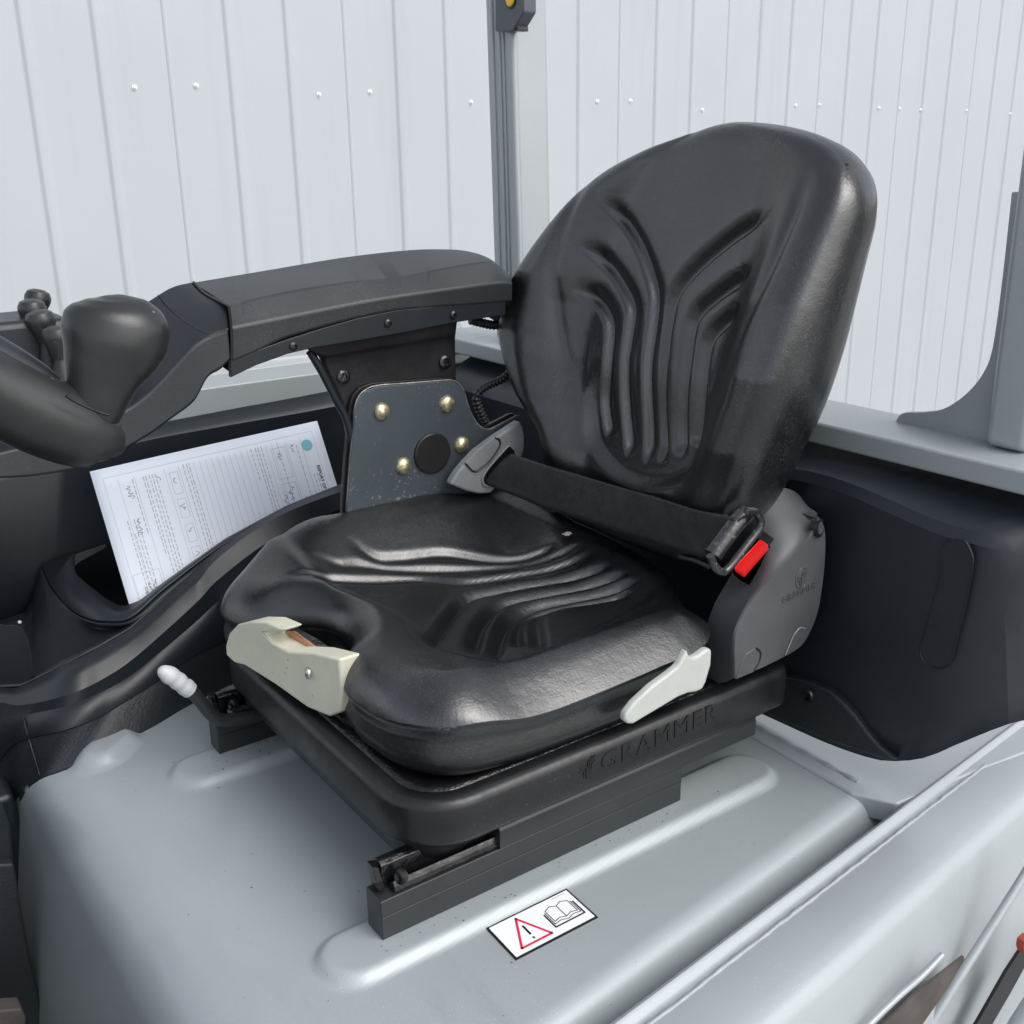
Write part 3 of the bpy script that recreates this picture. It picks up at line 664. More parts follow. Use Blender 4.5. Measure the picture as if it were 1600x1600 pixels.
# backrest, in its own leaning plane: u across, v up the back, n out of the front
DV = np.array([.13, 0, .5]); DV /= np.linalg.norm(DV); NV = np.array([-DV[2], 0, DV[0]]); UV = np.array([0, 1.0, 0])
B0 = np.array([1.045, 1.18, .36])
def bpix(x, y, off=0):
    p0 = B0+NV*off; d = ray(x, y); t = np.dot(p0-CAM, NV)/np.dot(d, NV); P = CAM+t*d-p0
    return (P[1], float(P@DV))
def bpt(u, v, n): return B0+UV*u+DV*v+NV*n
HL = [(-.060, .165), (-.03, .172), (.034, .190), (.068, .222), (.113, .270), (.171, .314), (.213, .326), (.262, .328), (.300, .316), (.350, .295), (.395, .270), (.440, .236), (.480, .184), (.510, .118), (.530, .045)]
HR_ = [(-.060, .195), (-.03, .215), (.03, .235), (.088, .255), (.124, .264), (.163, .275), (.207, .283), (.266, .288), (.320, .289), (.380, .289), (.430, .289), (.460, .282), (.487, .264), (.509, .232), (.526, .187), (.539, .127), (.546, .06)]
bo = [(-w_, v) for v, w_ in HR_]+[(-.01, .544)]+[(w_, v) for v, w_ in HL[::-1]]+[(.12, -.075), (0, -.08), (-.15, -.075)]
BO = cr_closed(bo, 480)
cb = [near_idx(BO, p) for p in ((-.195, -.060), (.165, -.060), (.215, .455), (-.264, .487))]
# orientation: go round so the four sides follow each other
ordb = sorted(cb); GB = relax(coons(BO, ordb, NG)); BP = GB.reshape(-1, 2)
bd, _, _ = dist_poly(BP, BO[::2], True)
def z1(L, off=0): return [bpix(760+x*.4, 170+y*.4, off) for x, y in L]
BC = []
for L in ([(455, 355), (520, 420), (585, 520), (625, 620), (650, 720), (645, 820), (622, 1000), (605, 1250), (600, 1400)],
          [(395, 535), (450, 590), (510, 670), (558, 770), (550, 870), (532, 1000), (520, 1200), (530, 1370)],
          [(365, 705), (420, 740), (465, 800), (477, 870), (465, 1000), (440, 1150), (450, 1290)]):
    BC.append((z1(L), .0125, .016, .0052, .16, .08))
for L in ([(1155, 378), (1060, 440), (950, 515), (830, 615), (745, 715), (712, 830), (690, 1000), (668, 1200), (665, 1400)],
          [(1080, 600), (1000, 665), (900, 735), (820, 810), (795, 890), (780, 1000), (750, 1200), (735, 1370)],
          [(1018, 790), (950, 825), (885, 885), (858, 950), (840, 1080), (815, 1250), (800, 1330)]):
    BC.append((z1(L), .0130, .0060, .0145, .16, .08))
u, v = BP[:, 0], BP[:, 1]
hw = np.where(u > 0, np.interp(v, [a for a, b in HL], [b for a, b in HL]), np.interp(v, [a for a, b in HR_], [b for a, b in HR_])); s_ = np.abs(u)/hw
Bv = np.interp(v, [-.08, 0, .1, .2, .3, .4, .5, .56], [.010, .024, .056, .066, .058, .034, .008, 0])
n0 = Bv*sstep(.44, .84, s_)
# crease line between centre and bolsters
for sgn, L in ((1, [(455, 250), (410, 330), (345, 560), (325, 760), (330, 950), (370, 1150), (410, 1290)]), (-1, [(1290, 190), (1270, 330), (1215, 560), (1150, 760), (1080, 900), (1010, 1150), (960, 1400)])):
    c = cr(z1(L), 40); d_, sd_, t_ = dist_poly(BP, c)
    n0 -= .0065*np.exp(-(d_/.013)**2)*sstep(0, .2, t_)*sstep(.12, .5, 1-t_)
# recessed lumbar basin
bas = cr_closed(z1([(400, 1270), (440, 1350), (510, 1420), (620, 1462), (730, 1450), (810, 1380), (850, 1200), (870, 1000), (900, 920), (760, 820), (690, 700), (560, 760), (460, 860), (430, 1000), (400, 1130)]), 160)
d_, s2, _ = dist_poly(BP, bas, True); s2 = inside(BP, bas)
n0 -= .015*sstep(-.014, .014, d_*s2)*(1-sstep(.07, .20, v))
n0 += .004*np.exp(-((v-.02)/.03)**2)
qr = np.clip(bd/.034*.97+.03, 0, 1)
n0 = n0-.024*(1-(1-(1-qr)**2.3)**.5)+grooves(BP, BC)*sstep(0, .04, bd)
G3 = (B0+u[:, None]*UV+v[:, None]*DV+n0[:, None]*NV).reshape(NG, NG, 3)
UVN = np.stack([u, v, n0], 1).reshape(NG, NG, 3); R0 = ring_of(UVN)
cen = np.array([0, .24])
def topf(R): return sstep(.25, .5, R[:, 1])
rl = [R0, inset(R0, -.003, lambda R: R[:, 2]-.006), inset(R0, -.006, lambda R: R[:, 2]*.8-.022), inset(R0, -.006, lambda R: R[:, 2]*.5-.042), inset(R0, -.001, lambda R: R[:, 2]*.2-.060), inset(R0, .008, lambda R: R[:, 2]*0-.072), inset(R0, .020, lambda R: R[:, 2]*0-.090), inset(R0, .05, lambda R: R[:, 2]*0-.094)]
V = list(G3.reshape(-1, 3)); F = []
for i in range(NG-1):
    for j in range(NG-1): F.append((i*NG+j, i*NG+j+1, (i+1)*NG+j+1, (i+1)*NG+j))
prev = idx0
for R in rl[1:]:
    b = len(V); V += [bpt(*r) for r in R]; cur = list(range(b, b+len(R)))
    for i in range(len(R)):
        j = (i+1) % len(R); F.append((prev[i], prev[j], cur[j], cur[i]))
    prev = cur
F.append(tuple(prev))
mk('backrest', V, F, vinyl, seat, sharp=180)

# near housing with the buckle
HY = .886; HT = .075
Sx = [(1148, 1061), (1147, 1030), (1148, 994), (1157, 968), (1170, 945), (1186, 925), (1217, 891), (1253, 852), (1270, 828), (1279, 806), (1286, 815), (1290, 832), (1290, 870), (1285, 920), (1276, 965), (1258, 1003), (1242, 1018), (1226, 1027), (1190, 1045)]
SF = ATs(Sx, 'y', HY)
sf2 = [np.array([p[0], p[2]]) for p in SF]
# side plate and the curved front rim going inwards
nS = 10                       # first ten points are the front/top edge
rim_off = [np.array([0, 0])]*len(SF)
cx_, cz_ = np.mean([p[0] for p in SF]), np.mean([p[1] for p in sf2])
def hs_ring(k, y, lift=0):
    return [np.array([cx_+(p[0]-cx_)*k, y, cz_+(p[1]-cz_)*k+lift]) for p in sf2]
# front rim edge seen further inside, matched at its own depth
HR = ATs([(1091, 1071), (1090, 1040), (1094, 1010), (1106, 972), (1117, 942), (1139, 904), (1152, 880), (1163, 850), (1168, 815), (1182, 787), (1200, 768), (1222, 762), (1245, 770), (1262, 790)], 'y', HY+HT)
def ring_n(pts, n=70): return cr_closed([tuple(p) for p in pts], n)
a0 = cr(SF[:10], 30); a1 = cr([tuple(p) for p in HR], 30)
body = []
# loft: side face outline -> rounded -> inner outline, sharing the back edge
backS = cr(SF[9:], 26)[1:]
outer = np.vstack([a0, backS])
backI = backS.copy(); backI[:, 1] = HY+HT
inner = np.vstack([a1, backI])
def blend(f, y): 
    r = outer*(1-f)+inner*f; r[:, 1] = y; return r
c0 = outer.mean(0)
def shrink(k, y): r = c0+(outer-c0)*k; r[:, 1] = y; return r
ringsH = [shrink(.93, HY-.0005), shrink(.985, HY), blend(.0, HY+.003), blend(.10, HY+.008), blend(.30, HY+.018), blend(.6, HY+.042), blend(.9, HY+HT-.008), blend(1, HY+HT)]
house = grid('belt_housing', ringsH, housep, seat, close_v=True, caps=True, sharp=50, label='near side belt housing with the buckle slot')
revolve('bolt', at(1281, 825, 'y', HY-.001), (.3, -1, .1), [(.013, -.01), (.013, .001), (.010, .002), (.009, -.002), (.006, -.002), (0, -.001)], steel_dark, house, seg=20)
V, F = text_mesh('GRAMMER', .015, .0008, 0, 1.1)
pa = at(1222, 943, 'y', HY-.001); pb = at(1274, 918, 'y', HY-.001); e2 = (pb-pa)/np.linalg.norm(pb-pa); up2 = np.array([-e2[2], 0, e2[0]]); V[:, 0] *= np.linalg.norm(pb-pa)/V[:, 0].max()
mk('housing_lettering', place(V, pa, e2, up2, (0, -1, 0)), F, housep, house, sharp=30)
emblem(at(1253, 903, 'y', HY-.001), .011, e2, up2, np.array([0, -1.0, 0]), housep, house)
tube('emblem_ring', [at(1253, 903, 'y', HY-.001)+np.array([.013*math.cos(a), 0, .015*math.sin(a)]) for a in np.linspace(1.0, 6.0, 24)], .0007, housep, house, seg=6)
prism('lug', ATs([(1150, 1062), (1157, 1040), (1166, 1022), (1180, 1013), (1189, 1016), (1188, 1030), (1178, 1050)], 'y', HY-.0015), (0, .004, 0), housep, house, bevel=.001)
tube('lug_groove', ATs([(1178, 1048), (1186, 1034), (1188, 1020), (1182, 1013)], 'y', HY-.0015), .0016, decalk, house, seg=6)
prism('lug', ATs([(1228, 1022), (1236, 1004), (1240, 994), (1250, 982), (1258, 983), (1256, 1000), (1246, 1014)], 'y', HY-.0015), (0, .004, 0), housep, house, bevel=.001)
tube('lug_groove', ATs([(1227, 1024), (1235, 1004), (1241, 991), (1250, 981), (1258, 982)], 'y', HY-.002), .0009, clipm, house, seg=6)
# buckle recess and red release button on the rim
yb = HY+.045
hole = ATs([(1178, 826), (1186, 824), (1211, 842), (1221, 853), (1219, 862), (1176, 912), (1168, 912), (1148, 900), (1140, 892)], 'y', HY+.030)
prism('buckle_recess', hole, (.012, -.002, -.010), decalk, house, bevel=.002)
bk_ = ATs([(1146, 898), (1189, 843), (1205, 853), (1163, 908)], 'y', HY+.026)
prism('buckle', bk_, (.01, 0, -.010), clearm, house, bevel=.0015)
rb_ = ATs([(1145, 887), (1188, 841), (1201, 850), (1160, 897)], 'y', HY+.020)
prism('release_button', rb_, (.008, .004, -.010), red, house, bevel=.0025)

# far housing, a grey plastic clip the belt comes out of
fo = [(704, 757), (715, 738), (727, 724), (745, 705), (776, 682), (795, 670), (813, 658), (818, 668), (821, 684), (820, 700), (818, 712), (800, 735), (783, 752), (768, 771), (750, 772), (731, 768)]
fh = prism('belt_housing', ATs(fo, 'y', 1.425), (0, .018, 0), clipm, seat, bevel=.004, label='far side grey belt housing behind the cushion')
prism('housing_lid', ATs([(727, 724), (745, 704), (772, 684), (780, 688), (780, 698), (765, 720), (747, 735), (735, 735)], 'y', 1.424), (0, .004, 0), clipm, fh, bevel=.0012)
tube('lid_gap', ATs([(727, 724), (739, 736), (748, 735), (766, 720), (780, 699), (781, 688), (774, 684)], 'y', 1.4235), .0014, decalk, fh, seg=6)
prism('belt_slot', list(cr_closed(ATs([(800, 698), (793, 700), (762, 735), (755, 750), (758, 757), (770, 752), (795, 728), (805, 712)], 'y', 1.4235), 30)), (0, .003, 0), decalk, fh, bevel=.0005)
tube('slot_lip', list(ATs([(803, 702), (797, 697), (791, 700), (762, 733), (754, 748), (757, 758), (764, 759)], 'y', 1.4225)), .0020, clipm, fh, seg=8)

# lap belt
def bl(pts): 
    x0_, x1_ = 764, 1150
    return [at(x, y, 'y', 1.420-(x-x0_)/(x1_-x0_)*.512) for x, y in pts]
bt = cr(bl([(800, 709), (850, 726), (905, 742), (962, 759), (1030, 778), (1090, 797), (1148, 808)]), 70)
bb = cr(bl([(757, 755), (810, 776), (850, 792), (887, 804), (960, 828), (1037, 852), (1075, 864), (1112, 872)]), 70)
Gb = []
for i in range(70):
    r = []
    for k, t in enumerate(np.linspace(0, 1, 13)):
        p = bt[i]*(1-t)+bb[i]*t+np.array([-.3, 0, 1])*(.004*math.sin(math.pi*t)+(.0011 if k % 2 else 0)); r.append(p)
    Gb.append(r)
belt = grid('lap_belt', Gb, webbing, seat, sharp=60, solid=.0022)
tube('belt_stitch', ATs([(1089, 802), (1075, 820), (1060, 838), (1052, 850)], 'y', 1.03)[:0] or [bt[58]*(1-t)+bb[55]*t+np.array([-.3, 0, 1])*(.004*math.sin(math.pi*t)+.0014) for t in np.linspace(0.03, .97, 8)], .0009, webbing, belt, seg=6)
rf = random.Random(4); Vf = []; Ff = []
for i in range(900):
    k = rf.uniform(1, 67); a = (bt if rf.random() < .35 else bb)
    p = a[int(k)]*(1-k % 1)+a[int(k)+1]*(k % 1); q = p+np.array([rf.uniform(-.003, .003), rf.uniform(-.003, .003), rf.uniform(-.004, .003)])
    b = len(Vf); Vf += [p+np.array([0, 0, .0004]), q, p-np.array([.0004, 0, .0002])]; Ff.append((b, b+1, b+2))
fz = mk('belt_fray', Vf, Ff, webbing, belt, sharp=180); fz['kind'] = 'stuff'
# tongue: a scuffed black frame on the belt end
TY = .905
tg_in = ATs([(1139, 866), (1172, 818), (1180, 824), (1176, 836), (1146, 876), (1135, 882)], 'y', TY-.004)
tb = tube('belt_tongue', ATs([(1113, 868), (1120, 858), (1145, 824), (1166, 800)], 'y', TY+.012), .0125, clearm, seat, seg=18, n=14, label='scuffed black belt tongue')
tube('tongue_frame', [tuple(p) for p in ATs([(1167, 798), (1180, 800), (1188, 812), (1186, 826), (1160, 860), (1136, 890), (1124, 892), (1114, 880), (1110, 868)], 'y', TY-.012)], .0055, clearm, tb, seg=12, n=50)
prism('tongue_blade', ATs([(1150, 868), (1176, 834), (1190, 845), (1160, 885)], 'y', HY+.028), (.002, 0, -.002), mat('dark_red_reflecting_blade', (.10, .015, .02), .3), tb, bevel=.0005)
tube('belt_slack', bl([(1062, 870), (1085, 876), (1108, 886)]), .003, webbing, belt, seg=8)

# recline lever (white), near side
rl_ = [(1074, 1016), (1078, 1026), (1084, 1028), (1092, 1024), (1106, 1014), (1113, 1015), (1112, 1038), (1104, 1066), (1098, 1078), (1088, 1082), (1075, 1084), (1060, 1090), (1037, 1104), (1010, 1120), (990, 1132), (981, 1132), (976, 1126), (978, 1116), (992, 1098), (1020, 1072), (1045, 1054), (1060, 1042)]
prism('recline_lever', ATs(rl_, 'y', .868), (0, .012, 0), whitep, seat, bevel=.005, seg=5)
# weight adjuster (cream) at the front of the cushion
wx = .49
def WA(pts, dx=0): return [at(x, y, 'x', .468+(x-352)/180*.050+dx) for x, y in pts]
wo = [(352, 1008), (357, 990), (370, 976), (390, 971), (415, 972), (443, 984), (436, 988), (425, 988), (412, 990), (425, 1004), (450, 1018), (490, 1020), (530, 1030), (534, 1080), (531, 1113), (514, 1120), (480, 1106), (430, 1070), (382, 1040), (366, 1036), (353, 1024)]
wa = prism('weight_adjuster', WA(wo), (.030, 0, 0), cream, seat, bevel=.007, seg=5)
revolve('rivet', WA([(483, 1051)])[0], (-1, .3, .2), [(.0085, 0), (.0080, .003), (.004, .005), (0, .0055)], chrome, wa, seg=16)
prism('spring_plate', WA([(414, 988), (440, 984), (475, 1003), (500, 1020), (455, 1020), (425, 1010)], .025), (.02, 0, 0), greasy, wa, bevel=.002)
prism('copper_blade', WA([(441, 987), (458, 987), (492, 1012), (486, 1018), (462, 1010)], .018), (.004, 0, 0), copper, wa, bevel=.001)
# fore-aft lever with the white grip by the far rail
sy = 1.385
bar = tube('slide_lever', ATs([(284, 1064), (296, 1076), (312, 1094), (326, 1112), (342, 1124), (365, 1125), (400, 1118), (470, 1102)], 'y', sy), .0095, railm, seat, n=40, seg=14)
gpth = ATs([(249, 1046), (262, 1053), (278, 1064), (297, 1079)], 'y', sy)
tube('lever_grip', gpth, .013, gripw, bar, n=26, seg=16, rfun=lambda t: .0125*min(1, (t*4+.12))**.5+.0005*math.sin(t*24))

# lint on the seat
lp = at(886, 838, 'z', .268)
rl2 = np.random.RandomState(2); Vl = []; 
for i in range(9):
    for j in range(7):
        Vl.append(lp+np.array([(i-4)*.0016, (j-3)*.0019, .002+rl2.uniform(0, .004)]))
lint = mk('lint_scrap', Vl, [(i*7+j, i*7+j+1, (i+1)*7+j+1, (i+1)*7+j) for i in range(8) for j in range(6)], lintm, None, sharp=180, solid=.001)
lint['label'] = 'tiny pinkish scrap of lint lying on the seat cushion below the belt'; lint['category'] = 'scrap'

# ------------------------------------------------------------------ armrest console
arm = thing('armrest', 'long black padded armrest with bracket and grey bolted plate beside the seat', 'armrest', (.75, 1.5, .3))
AN, AF = 1.445, 1.585
P0 = ATs([(300, 441), (420, 421), (540, 401), (640, 390), (700, 389), (735, 393), (765, 404), (792, 425)], 'y', AF)
P1 = ATs([(358, 477), (450, 456), (550, 440), (619, 433), (700, 418), (760, 409), (778, 414), (796, 428)], 'y', AN+.03)
P2 = ATs([(363, 512), (450, 495), (550, 475), (619, 463), (700, 452), (760, 444), (785, 441), (800, 442)], 'y', AN)
P3 = ATs([(364, 564), (400, 549), (450, 526), (550, 498), (619, 485), (700, 478), (760, 474), (800, 470)], 'y', AN+.002)
P4 = ATs([(364, 585), (400, 560), (450, 540), (550, 515), (619, 500), (700, 495), (760, 490), (800, 485)], 'y', AN+.06)
P5 = [p+np.array([0, .005, -.10]) for p in cr(P0, 8)]
sec = [cr(p, 60) for p in (P0, P1, P2, P3, P4, P5)]
grid('arm_pad', np.array(sec), padp, arm, close_u=True, sharp=25, bevel=.003)
def endcap(secs_, i, name, m_, par):
    mk(name, [s[i] for s in secs_], [tuple(range(len(secs_)))], m_, par, sharp=180)
# lower flange carrying the screws
fl = [(361, 560), (400, 548), (450, 530), (500, 514), (560, 497), (619, 485), (700, 477), (790, 468), (790, 492), (704, 505), (640, 518), (560, 532), (492, 543), (450, 553), (400, 571), (361, 590)]
prism('arm_flange', ATs(fl, 'y', AN+.0035), (0, .010, 0), plastic, arm, bevel=.001)
for x, y in ((458, 541), (606, 505), (708, 492)):
    revolve('screw', at(x, y, 'y', AN+.0035), (0, -1, .1), [(.0065, 0), (.0060, .003), (.003, .0045), (.0025, .002), (0, .002)], steel_dark, arm, seg=14)
# front section curving down to the levers
F0 = ATs([(302, 441), (272, 448), (245, 463), (205, 492), (165, 545), (120, 600), (60, 640), (-40, 670)], 'y', AF)
F1 = ATs([(353, 478), (335, 482), (315, 492), (285, 508), (240, 560), (190, 620), (110, 670), (-40, 710)], 'y', AN+.05)
F2 = ATs([(356, 515), (340, 520), (318, 530), (298, 545), (265, 580), (225, 620), (178, 648), (60, 690), (-40, 715)], 'y', AN+.005)
F3 = ATs([(360, 564), (345, 578), (326, 590), (312, 615), (300, 632), (262, 660), (223, 687), (150, 725), (60, 744), (-40, 750)], 'y', AN)
F4 = [p+np.array([0, .10, -.0]) for p in F3]
F5 = [p+np.array([.0, .0, -.06]) for p in F0]
secf = [cr(p, 70) for p in (F0, F1, F2, F3, F4, F5)]
grid('arm_front', np.array(secf), plastic, arm, close_u=True, caps=True, sharp=22, bevel=.004)
tube('panel_seam', ATs([(249, 458), (262, 480), (285, 500), (310, 516), (330, 522), (356, 516)], 'y', AN+.008)[0:0] or ATs([(247, 461), (258, 476), (275, 492)], 'y', AN+.055), .0010, decalk, arm, seg=6)
tube('panel_seam', ATs([(275, 492), (300, 510), (322, 520), (340, 519), (357, 514)], 'y', AN+.0), .0010, decalk, arm, seg=6)
tube('joint_gap', ATs([(301, 441), (318, 458), (340, 470), (356, 478)], 'y', AN+.035), .0028, decalk, arm, seg=8)
tube('joint_gap', ATs([(357, 478), (360, 500), (362, 530), (362, 564)], 'y', AN-.001), .0022, decalk, arm, seg=8)
# lever base and four control levers
lb = [(-80, 505), (0, 505), (60, 499), (110, 497), (150, 530), (190, 600), (180, 660), (100, 690), (-80, 720)]
prism('lever_base', ATs(lb, 'y', 1.56), (0, .12, 0), plastic, arm, bevel=.01)
for i, (x, y, bx_, by_, yy) in enumerate(((59, 466, 50, 545, 1.66), (50, 482, 55, 550, 1.60), (63, 499, 78, 562, 1.56), (89, 524, 98, 585, 1.52))):
    c = at(x, y, 'y', yy); b_ = at(bx_, by_, 'y', yy); ax_ = c-b_; L = np.linalg.norm(ax_); ax_ /= L
    sc = 1.0+.04*i
    lv = revolve('control_lever', b_, ax_, [(.020, -.03), (.017, -.005), (.011, .015), (.0085, L-.030), (.0085, L-.024)], blackrub, arm, seg=16)
    revolve('lever_cap', b_, ax_, [(.0105*sc, L-.030), (.0115*sc, L-.024), (.0180*sc, L-.004), (.0180*sc, L+.002), (.015*sc, L+.009), (.008*sc, L+.0125), (0, L+.013)], knobm, lv, seg=20)
# bracket
b0 = ATs([(470, 540), (715, 497)], 'y', AN+.012); b1 = ATs([(496, 556), (712, 520)], 'y', AN+.020); b2 = ATs([(505, 572), (711, 536)], 'y', AN+.035)
b3 = ATs([(535, 640), (712, 600)], 'y', AN+.042); b4 = ATs([(560, 780), (712, 740)], 'y', AN+.045)
loft('arm_bracket', [b0, b1, b2, b3, b4], 20, greasy if False else mat('black_painted_bracket', (.020, .019, .022), .38, var=(14, .4), bump=(120, .35, .002), rvar=.1), arm, k=4, sharp=50, solid=-.008)
tube('bracket_flange', ATs([(484, 549), (505, 585), (525, 625), (541, 655), (552, 700)], 'y', AN+.03), .006, plastic, arm, seg=10)
for x, y in ((536, 589), (695, 566)):
    revolve('screw', at(x, y, 'y', AN+.038), (0, -1, .15), [(.011, 0), (.011, .003), (.008, .005), (.0055, .005), (.005, .002), (0, .002)], greasy, arm, seg=18)
# grey plate
pt = [(543, 790), (548, 720), (554, 661), (555, 640), (560, 623), (571, 611), (590, 604), (640, 600), (690, 596), (708, 596), (720, 604), (727, 618), (731, 633), (738, 650), (745, 662), (752, 669), (760, 672), (768, 671), (790, 660), (805, 652), (812, 651), (822, 690), (800, 780), (700, 830), (600, 840), (543, 830)]
pl = prism('mounting_plate', ATs(pt, 'y', 1.465), (0, .008, 0), platem, arm, bevel=.0012)
tube('plate_edge', [p+np.array([0, .001, .0015]) for p in ATs(pt[:21], 'y', 1.467)], .0013, edgem, pl, n=200, seg=6)
prism('backing_plate', [p+np.array([-.003, .012, .004]) for p in ATs(pt, 'y', 1.465)], (0, .008, 0), blackrub, arm, bevel=.001)
for x, y in ((596, 643), (698, 631), (721, 695), (630, 728)):
    revolve('bolt', at(x, y, 'y', 1.465), (0, -1, 0), [(.0145, -.001), (.0142, .002), (.0120, .0055), (.0075, .0085), (.003, .0095), (0, .0097)], brass, pl, seg=22)
revolve('hub_cap', at(675, 708, 'y', 1.464), (0, -1, 0), [(.034, 0), (.034, .003), (.032, .0045), (0, .005)], blackrub, pl, seg=40)
# ribbed conduit
def ribs(t): return .0065+.0012*math.sin(t*150)
tube('cable_conduit', ATs([(800, 578), (785, 592), (765, 601), (750, 611), (744, 622), (748, 638), (756, 655), (764, 672), (768, 690)], 'y', 1.50), .0075, blackrub, arm, n=260, seg=12, rfun=ribs)
tube('cable_conduit', ATs([(735, 500), (755, 505), (772, 508), (800, 506)], 'y', 1.53), .008, blackrub, arm, n=120, seg=12, rfun=lambda t: .007+.0014*math.sin(t*80))

# ------------------------------------------------------------------ inspection paper in the console pocket
pap = thing('report_sheet', 'white handwritten report sheet standing in the console pocket', 'paper', tuple(at(330, 800, 'y', 1.85)))
pTL, pTR = at(140, 737, 'y', 1.865), at(493, 658, 'y', 1.865)
pBL = at(204, 952, 'y', 1.755); pBR = pTR+(pBL-pTL)
exx = pTR-pTL; eyy = pTL-pBL; nn = np.cross(exx, eyy); nn /= np.linalg.norm(nn)
if nn[1] > 0: nn = -nn
def PPt(u, v, h=0): return pBL+exx*u+eyy*v+nn*(h+.004*math.sin(u*3.1)*math.sin(v*2.5))
def psheet(name, off, ext=0):
    return grid(name, [[PPt(u+off[0], v+off[1], off[2]) for v in np.linspace(-.25, 1, 10)] for u in np.linspace(0, 1, 22)], paper, pap, sharp=60, solid=.0004)
psheet('sheet', (0, 0, 0)); psheet('sheet', (.010, .0, -.0025))
LW, LH = np.linalg.norm(exx), np.linalg.norm(eyy)
def pst(lines, wd, h=.0006, name='print_lines', m_=ink):
    V = []; F = []
    for ln in lines:
        for a, b in zip(ln[:-1], ln[1:]):
            a = np.array(a, float)*[LW, LH]; b = np.array(b, float)*[LW, LH]; L_ = np.linalg.norm(b-a)
            if L_ < 1e-6: continue
            k_ = max(1, int(L_/.03)); d = (b-a)/L_; n_ = np.array([-d[1], d[0]])*wd/2
            for q in range(k_):
                s0 = a+d*L_*q/k_; s1 = a+d*L_*(q+1)/k_; k = len(V)
                V += [PPt(*((s0+n_)/[LW, LH]), h), PPt(*((s1+n_)/[LW, LH]), h), PPt(*((s1-n_)/[LW, LH]), h), PPt(*((s0-n_)/[LW, LH]), h)]; F.append((k, k+1, k+2, k+3))
    return mk(name, V, F, m_, pap, sharp=180)
# the page is turned on its side: its text columns run down the sheet's short way (v falling), lines follow in u
rp_ = random.Random(11)
L = []
for u_ in [.41+.0265*i for i in range(10)]: L.append([(u_, .90), (u_, -.2)])
L += [[(.04, .93), (.965, .93)], [(.965, .93), (.965, -.2)], [(.04, .93), (.04, -.2)]]
for u_ in (.095, .16, .285, .345, .70, .735, .765, .83, .90): L.append([(u_, .90), (u_, -.2)])
pst(L, .0006, name='ruled_lines', m_=inkl)
L = []
def dashes(u_, v0, v1, wlen=.03, gap=.012):
    v_ = v0
    while v_ > v1:
        l = rp_.uniform(.5, 1.4)*wlen; L.append([(u_, v_), (u_, v_-l)]); v_ -= l+gap
for u_, v0, v1 in ((.932, .60, -.1), (.918, .60, .1), (.875, .85, .1), (.79, .9, .45), (.715, .9, .1), (.70, .9, -.1), (.688, .9, .2), (.668, .9, .65), (.38, .9, .1), (.39, .9, .3), (.365, .9, -.1), (.245, .88, -.1), (.232, .88, -.1), (.220, .88, .1), (.205, .88, -.1), (.195, .88, .3), (.15, .88, .5), (.125, .6, -.1), (.112, .6, -.1), (.10, .5, -.1), (.085, .6, -.1)):
    dashes(u_, v0, v1)
pst(L, .0016, name='small_print', m_=inkl)
# boxes
L = []
for u0_, u1_, v0, v1 in ((.755, .82, .86, .62), (.755, .82, .58, .20), (.755, .82, .16, -.02), (.30, .335, .86, .70), (.30, .335, .66, .52), (.30, .335, .47, .34), (.30, .335, .30, .17), (.30, .335, .12, -.05), (.045, .15, .22, -.12)):
    L.append([(u0_, v0), (u1_, v0), (u1_, v1), (u0_, v1), (u0_, v0)])
pst(L, .0007, name='form_boxes', m_=inkl)
# handwriting
def scrib(u_, v_, n, sz):
    o = []; 
    for i in range(n):
        o.append((u_+rp_.uniform(-1, 1)*sz, v_)); v_ -= sz*rp_.uniform(.2, .9)
    return o
L = [scrib(.855, .86, 14, .010), scrib(.845, .45, 10, .008), scrib(.80, .55, 8, .008), scrib(.785, .82, 10, .012), scrib(.785, .52, 22, .012), scrib(.755, .5, 14, .012), scrib(.785, .1, 7, .012), scrib(.315, .82, 8, .012), scrib(.315, .62, 6, .013), scrib(.315, .44, 6, .013), scrib(.315, .27, 6, .013), scrib(.315, .06, 8, .012),
     scrib(.13, .84, 12, .018), scrib(.125, .60, 14, .016), scrib(.25, .86, 6, .012), scrib(.08, .12, 14, .008), scrib(.10, .14, 16, .009), scrib(.12, .15, 14, .009)]
L.append([(.17+.035*math.cos(a)*(.6+.06*a), -.08+.09*math.sin(a)-.01*a) for a in np.linspace(0, 11, 40)])
pst(L, .0009, name='handwriting', m_=pen)
mk('seal', [PPt(.925+.026*math.cos(a), .83+.026*LW/LH*math.sin(a), .0008) for a in np.linspace(0, 2*math.pi, 32, endpoint=False)], [tuple(range(32))], teal, pap, sharp=180)
V, F = text_mesh('REPORT OF THOROUGH EXAMINATION', .0092, 0, .0002)
ux, uy = exx/LW, eyy/LH
hd = mk('heading', place(V, PPt(.940, .66, .0012), -uy, ux, nn), F, ink, pap, sharp=180)

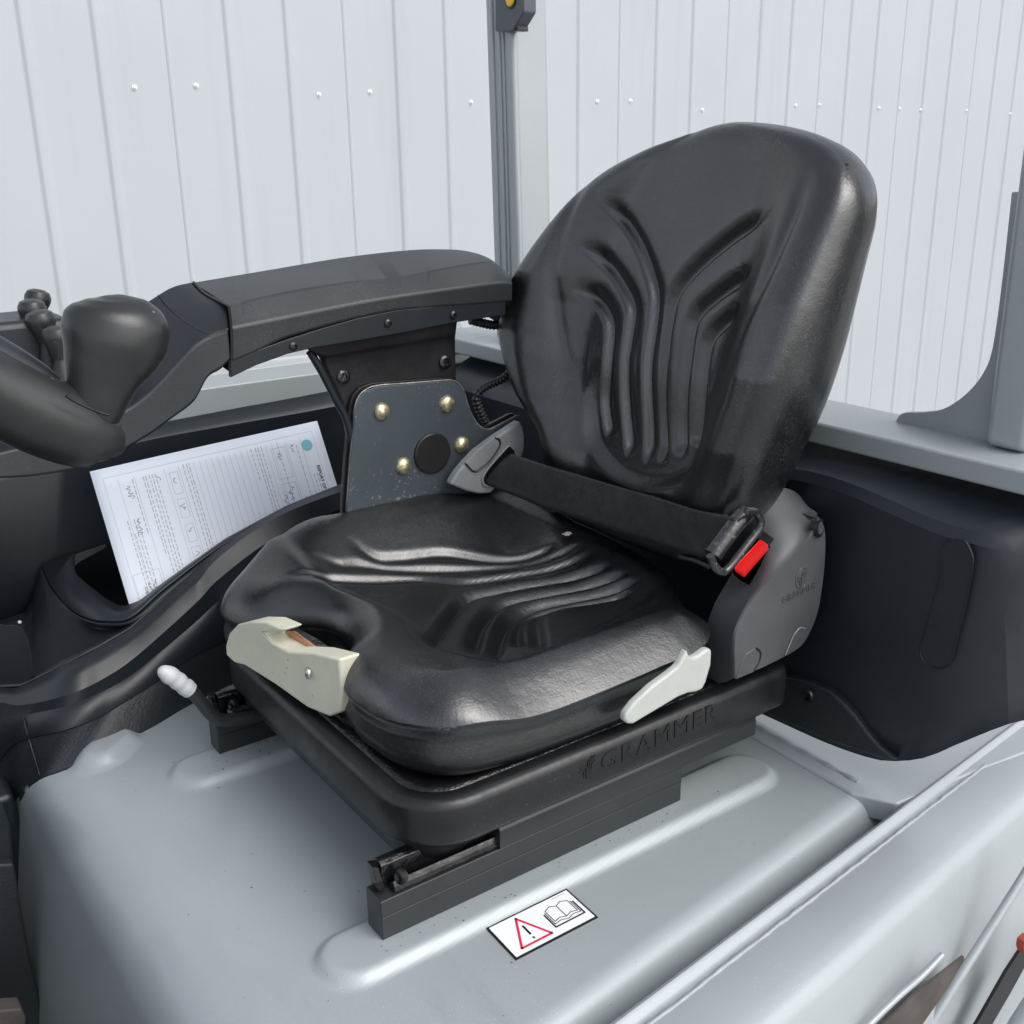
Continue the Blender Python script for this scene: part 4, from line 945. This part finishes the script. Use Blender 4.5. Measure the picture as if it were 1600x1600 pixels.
for o_ in pap.children:
    if o_.name.split('.')[0] in ('small_print', 'form_boxes', 'handwriting', 'ruled_lines'): o_['kind'] = 'stuff'

# ------------------------------------------------------------------ steering arm and knob, close to the camera
st = thing('steering_wheel', 'worn grey black steering wheel rim with bulbous spinner knob in the foreground', 'steering wheel', tuple(at(140, 680, 'y', 1.02)))
SYY = 1.00
tocam = CAM-at(140, 640, 'y', SYY); tocam /= np.linalg.norm(tocam)
def blob(name, spine, m_, parent, seg=40, n=60, depth=.85):
    """spine: (px, py, half width px, depth factor); rings face along the spine, widths measured across it"""
    C_ = cr([list(at(x, y, 'y', SYY))+[w_, dfac] for x, y, w_, dfac in spine], n); G = []
    for i in range(n):
        p = C_[i, :3]; t = C_[min(i+1, n-1), :3]-C_[max(i-1, 0), :3]; t /= np.linalg.norm(t)
        a = np.cross(t, tocam); a /= np.linalg.norm(a); b = np.cross(a, t)
        W = C_[i, 3]*np.linalg.norm(p-CAM)/FPX/1.02; D = W*C_[i, 4]
        G.append([p+W*math.cos(q)*a+D*math.sin(q)*b for q in np.linspace(0, 2*math.pi, seg, endpoint=False)])
    return grid(name, G, m_, parent, close_v=True, caps=True, sharp=60)
blob('wheel_rim', [(181, 712, 6, 1), (176, 703, 24, 1), (160, 690, 40, 1), (130, 678, 52, 1), (90, 660, 58, 1), (40, 637, 60, 1), (-20, 606, 62, 1), (-90, 570, 64, 1), (-200, 520, 64, 1)], knobm, st)
blob('rim_inset', [(104, 628, 5, 1), (80, 607, 20, 1), (35, 580, 27, 1), (-20, 552, 31, 1), (-90, 515, 33, 1)], plastic, st)
blob('spinner_knob', [(143, 668, 26, 1), (146, 650, 38, 1), (151, 625, 44, .95), (157, 600, 50, .9), (164, 575, 59, .85), (172, 552, 69, .8), (179, 528, 76, .75), (184, 505, 75, .72), (187, 486, 65, .7), (188, 472, 47, .65), (188, 464, 25, .6), (188, 460, 4, .6)], knobm, st)
tube('knob_joint', ATs([(103, 618), (115, 626), (135, 636), (155, 644), (170, 648)], 'y', SYY-.045), .0014, decalk, st, seg=6)
